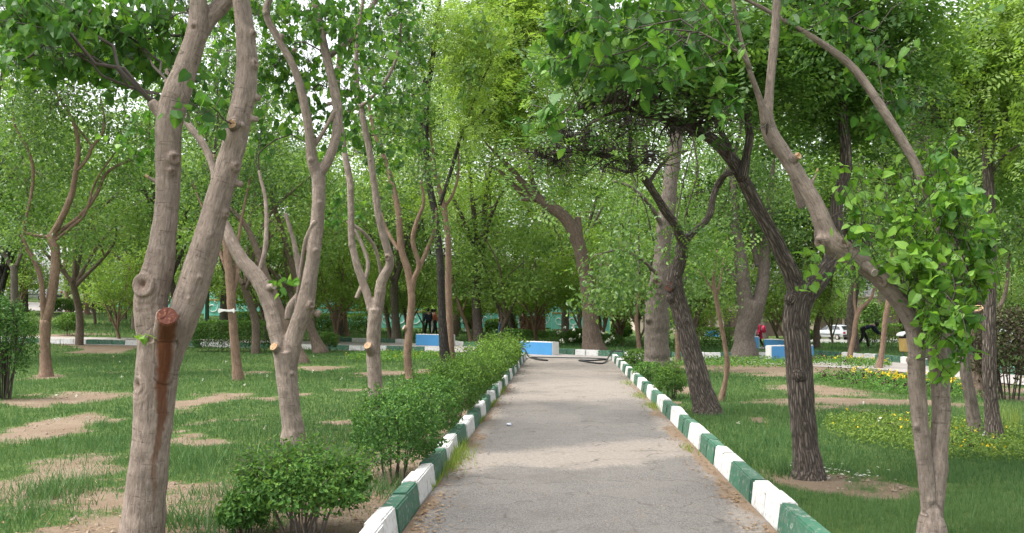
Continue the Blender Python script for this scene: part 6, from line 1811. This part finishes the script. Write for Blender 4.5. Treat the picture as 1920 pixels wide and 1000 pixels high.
p = G(1000, 628)
u = p[1] / F
root = empty('stone_wall', p, 'low round wall of stacked reddish stones among the far beds', 'stone wall')
Rw, Hw = 21 * u, 35 * u
mb = MB(); k = np.arange(24) * 2 * PI / 24
mb.prism([(math.cos(a) * (Rw - .07), math.sin(a) * (Rw - .07)) for a in k], -.2, Hw - .04, 'z'); link('core', mb.mesh('core'), root, M['mortar'])
r = random.Random(6); z = -.1
sto = []
for q in range(6):
    mb = MB(); mb.box((-.5, -.5, -.5), (.5, .5, .5)); mb.V = [tuple(c + r.uniform(-.08, .08) for c in v) for v in mb.V]
    me = mb.mesh('stone', .09); me.materials.append(M['stone']); sto.append(me)
while z < Hw:
    hh = r.uniform(.09, .16); a = r.uniform(0, .5)
    e = a + 2 * PI
    while a < e:
        l = r.uniform(.2, .45); da = l / Rw
        o = link('stone', sto[r.randrange(6)], root)
        o.location = (math.cos(a) * (Rw - .03), math.sin(a) * (Rw - .03), z + hh / 2); o.rotation_euler = (0, 0, a + PI / 2); o.scale = (l * .94, .18, hh * .9)
        a += da
    z += hh
# building glimpsed at the right, beyond the car park
root = empty('brick_building', (60., 121, -1.7), 'long low building with dark doorways glimpsed behind the parked cars', 'building', rz=-.02)
mb = MB(); mb.box((-45, 0, -.5), (45, 8, 4.6)); link('wall', mb.mesh('wall'), root, M['wall_cream'])
mb = MB(); mb.box((-46, -.6, 4.6), (46, 8.6, 4.9)); link('roof', mb.mesh('roof', .03), root, M['roof'])
mb = MB(); mb.box((0, -.06, 0), (2.6, .02, 3.0)); dm_ = mb.mesh('door', .02); dm_.materials.append(M['wall_brown'])
mb = MB(); mb.box((0, -.04, 1.3), (1.8, .02, 2.9)); wm_ = mb.mesh('window', .02); wm_.materials.append(M['car_glass'])
mb = MB(); mb.box((-.25, -.25, -.2), (.25, 0, 4.6)); cm_ = mb.mesh('pilaster', .02); cm_.materials.append(M['wall_brown'])
for i in range(11):
    link('door' if i % 2 else 'window', dm_ if i % 2 else wm_, root).location = (-42 + i * 8, 0, 0)
    link('pilaster', cm_, root).location = (-44 + i * 8, 0, 0)
    link('door', dm_, root).location = (-38.5 + i * 8 - .6, -.003, 0)


# ------------------------------------------------------------------ the belt of trees behind
def belt_variant(seed, H, R, zb, n, lsize, kind, leaf, bark, squash=1.0, bright=0.):
    r = np.random.default_rng(seed)
    V, Fq, nv = [], [], 0
    def limb(c, rad, k=7):
        nonlocal nv
        v, f, b = tube_np(c, rad, k); V.append((v, b)); Fq.append(f + nv); nv += len(v)
    base = np.array([(0, 0, -.3, .16), (r.normal() * .1, r.normal() * .1, zb * .6, .13), (r.normal() * .25, r.normal() * .25, zb + .6, .11)]) * np.array([1, 1, 1, H / 9])
    c = catmull(base, .25); limb(c[:, :3], c[:, 3], 9)
    tips = []
    for a in range(6):
        s0 = c[-1 - r.integers(0, 4)]
        ang = a * 2 * PI / 6 + r.uniform(-.4, .4); rr = R * r.uniform(.35, .8); zz = zb + (H - zb) * r.uniform(.35, .95)
        e = np.array([math.cos(ang) * rr, math.sin(ang) * rr, zz, .02]); m_ = (s0 + e) / 2 + np.array([*(r.normal(size=2) * .3), .3, 0]); m_[3] = .05 * H / 9
        s1 = s0.copy(); s1[3] *= .7
        cl = catmull(np.array([s1, m_, e]), .35); limb(cl[:, :3], np.maximum(cl[:, 3], .012), 6); tips.append(cl)
        for b in range(4):
            j = r.integers(len(cl) // 3, len(cl)); q = cl[j].copy(); e2 = q + np.array([*(r.normal(size=3) * np.array([.35, .35, .25]) * R), 0]); q[3] *= .6; e2[3] = .008
            c3 = catmull(np.array([q, (q + e2) / 2 + np.array([0, 0, .15, 0]), e2]), .4); limb(c3[:, :3], np.maximum(c3[:, 3], .008), 4)
    v = np.concatenate([x[0] for x in V]); bk = np.concatenate([x[1] for x in V])
    tm = mesh_np('trunk', v, [np.concatenate(Fq)], True, {'stain': np.zeros(len(v))}, {'bark': bk}); tm.materials.append(BARK[bark])
    ns = 95
    q = unit(r.normal(size=(ns, 3))) * r.uniform(0, 1, (ns, 1)) ** .38
    q[:, 2] = np.where(q[:, 2] < -.5, q[:, 2] * .7, q[:, 2])
    cen = q * np.array([R, R, (H - zb) / 2 * squash]) + np.array([0, 0, zb + (H - zb) / 2])
    m_ = r.multinomial(n, r.dirichlet(np.ones(ns) * 3))
    cc = np.repeat(cen, m_, 0); pos = cc + r.normal(size=cc.shape) * np.array([.15, .15, .09]) * R
    tl = np.repeat(r.normal(0, .2, ns), m_) + r.beta(2.2, 2.6, n) + bright
    if kind == 'frond': V3 = fronds(pos, np.full(n, lsize), r, .6, .35, tl, 3)
    else: V3 = kites(pos, np.full(n, lsize), r, .45, .35, .62, .2, tl)
    Vv, Fs, T = bundle([V3]); cmesh = mesh_np('crown', Vv, Fs, False, {'tint': T}); cmesh.materials.append(LEAF[leaf])
    return tm, cmesh


VAR = {'elm': belt_variant(1, 12.5, 3.8, 2.6, 9600, .19, 'kite', 'elm', 'grey', bright=.18),
       'elm2': belt_variant(2, 11, 3.5, 2.2, 9300, .18, 'kite', 'elm', 'brown', bright=.28),
       'lime': belt_variant(3, 13.5, 4.0, 3.2, 2500, .56, 'frond', 'lime', 'dark'),
       'locust': belt_variant(4, 13, 4.0, 3.0, 2500, .56, 'frond', 'locust', 'dark', bright=.12),
       'dark': belt_variant(5, 11.5, 3.6, 2.0, 9500, .19, 'kite', 'dark', 'black'),
       'tall': belt_variant(6, 19, 5.0, 3.5, 9800, .26, 'kite', 'elm', 'grey', bright=.25),
       'tlime': belt_variant(7, 19, 5.2, 4, 2800, .75, 'frond', 'lime', 'grey'),
       'low': belt_variant(8, 5.0, 2.1, .6, 7000, .14, 'kite', 'lime', 'tan', bright=-.05),
       'low2': belt_variant(9, 5.5, 2.2, .8, 6500, .15, 'kite', 'elm', 'brown', bright=.4)}
brng = random.Random(12)


LAND = [(-160, 'beyond the left frame side of the twiggy bush'), (-80, 'left of the car with the red tail lamp'), (-20, 'over the car with the red tail lamp'), (40, 'over the silver car among the far left trunks'), (86, 'behind the brown forked tree'), (130, 'behind the round bush on the bank'),
        (164, 'in line with the paired pale trunks'), (207, 'above the low leafy sapling'), (245, 'left of the big sap-stained tree'), (300, 'behind the left stem of the sap-stained tree'), (345, 'between the stems of the sap-stained tree'), (388, 'behind the blue-grey steel post'), (440, 'behind the trunk with the white strip'),
        (484, 'above the clipped box hedge'), (540, 'behind the lyre-shaped tree'), (600, 'right of the lyre-shaped tree'), (652, 'behind the thin red-brown trunk'), (705, 'behind the pale two-limbed tree'), (768, 'behind the slender tan tree'), (800, 'above the strolling visitors'), (836, 'behind the blackish slender trunk'), (883, 'behind the thin leaning tan trunk'),
        (924, 'above the low hedge left of the red wall'), (965, 'in line with the tan bed trunk'), (1003, 'above the red stone wall'), (1045, 'behind the forked grey young tree'), (1110, 'behind the stout leaning tree'), (1165, 'between the stout leaning tree and the thick grey verge tree'), (1235, 'behind the thick grey verge tree'),
        (1275, 'right beside the thick grey verge tree'), (1325, 'behind the dark leaning trunk'), (1365, 'above the walking man in black'), (1405, 'behind the massive two-stemmed tree'), (1445, 'above the girl in red'), (1500, 'behind the low fork trunk'), (1560, 'above the silver hatchback'), (1600, 'behind the pale bent stem'), (1632, 'above the pointed shrub'),
        (1660, 'behind the straight bare stem'), (1702, 'above the litter bin'), (1750, 'behind the twin-stemmed tree'), (1800, 'right behind the leaf sprouts'), (1835, 'behind the trunk with the orange sawn top'), (1862, 'behind the upright grey-brown trunk'), (1900, 'above the white car'), (1950, 'above the purple bush'), (2010, 'right of the purple bush'), (2080, 'well right of the purple bush')]
KINDW = {'elm': 'mid-green', 'elm2': 'fresh green', 'lime': 'yellow-green feathery', 'locust': 'feathery green', 'dark': 'dark green', 'tall': 'tall mid-green', 'tlime': 'tall yellow-green', 'low': 'small bright', 'low2': 'small mid-green'}
USED = set()


def plant(var, x, y, sc, label, group, name='broadleaf_tree'):
    z = float(zt(x, y)); px = 960 + F * x / y
    for lx, ph in sorted(LAND, key=lambda q: abs(q[0] - px)):
        lab = KINDW[var] + ' ' + label + ' ' + ph
        if lab not in USED and len(lab.split()) <= 16: break
    USED.add(lab)
    root = empty(name, (x, y, z), lab, 'tree', group, rz=brng.uniform(0, 6.28)); root.scale = (sc, sc, sc * brng.uniform(.92, 1.1))
    tm, cmesh = VAR[var]
    link('trunk', tm, root)
    o = link('crown', cmesh, root); o['kind'] = 'stuff'


def belt(items, label, group, name='broadleaf_tree', sc=(.85, 1.15)):
    for var, px, Yb in items:
        plant(var, (px - 960) / F * Yb, Yb, brng.uniform(*sc), label, group, name)


belt([('elm', -60, 31), ('elm2', 150, 40), ('dark', 5, 50), ('elm2', 255, 52), ('locust', 330, 42), ('elm', 420, 52), ('elm2', 560, 43), ('lime', 640, 55), ('elm2', 480, 36)],
     'tree across the lawn', 'leafy trees over the far side of the left lawn')
belt([('elm', 740, 50), ('elm2', 855, 58), ('lime', 965, 62), ('elm', 1060, 52), ('elm2', 1160, 58), ('lime', 900, 44)],
     'tree past the path end', 'leafy trees behind the footpath end')
belt([('locust', 1290, 44), ('dark', 1494, 45), ('elm', 1360, 56), ('elm2', 1530, 46), ('locust', 1600, 38), ('lime', 1700, 44), ('elm', 1770, 36), ('elm2', 1850, 46), ('lime', 1935, 34), ('elm', 2000, 44), ('dark', 1690, 60)],
     'tree across the lawn', 'leafy trees behind the right lawn')
belt([(['tall', 'tlime', 'elm', 'tall', 'locust'][i % 5], -150 + i * 176 + brng.uniform(-50, 50), brng.uniform(66, 84)) for i in range(13)],
     'far tree', 'tall trees of the far belt', sc=(.9, 1.15))
belt([(['tall', 'elm', 'tlime', 'dark'][i % 4], -220 + i * 165 + brng.uniform(-50, 50), brng.uniform(90, 116)) for i in range(15)],
     'farthest tree', 'trees closing the view', sc=(.95, 1.2))
belt([(['low', 'low2'][i % 2], px, Yb) for i, (px, Yb) in enumerate([(40, 60), (180, 55), (300, 60), (345, 50), (470, 60), (590, 58), (690, 64), (760, 52), (880, 50), (950, 60), (1010, 64), (1090, 56), (1170, 48), (1235, 52), (1310, 50), (1460, 56), (1490, 66), (1560, 60), (1730, 58), (1790, 48), (1830, 60), (1900, 54), (820, 66), (530, 66), (420, 68), (700, 66), (735, 60), (795, 67), (850, 64), (905, 67), (965, 68), (570, 64), (1010, 48), (935, 44), (1120, 46), (1200, 42), (640, 46), (500, 46), (230, 44), (1310, 40), (1480, 44)])],
     'tree', 'small trees under the far crowns', name='young_tree', sc=(.8, 1.15))
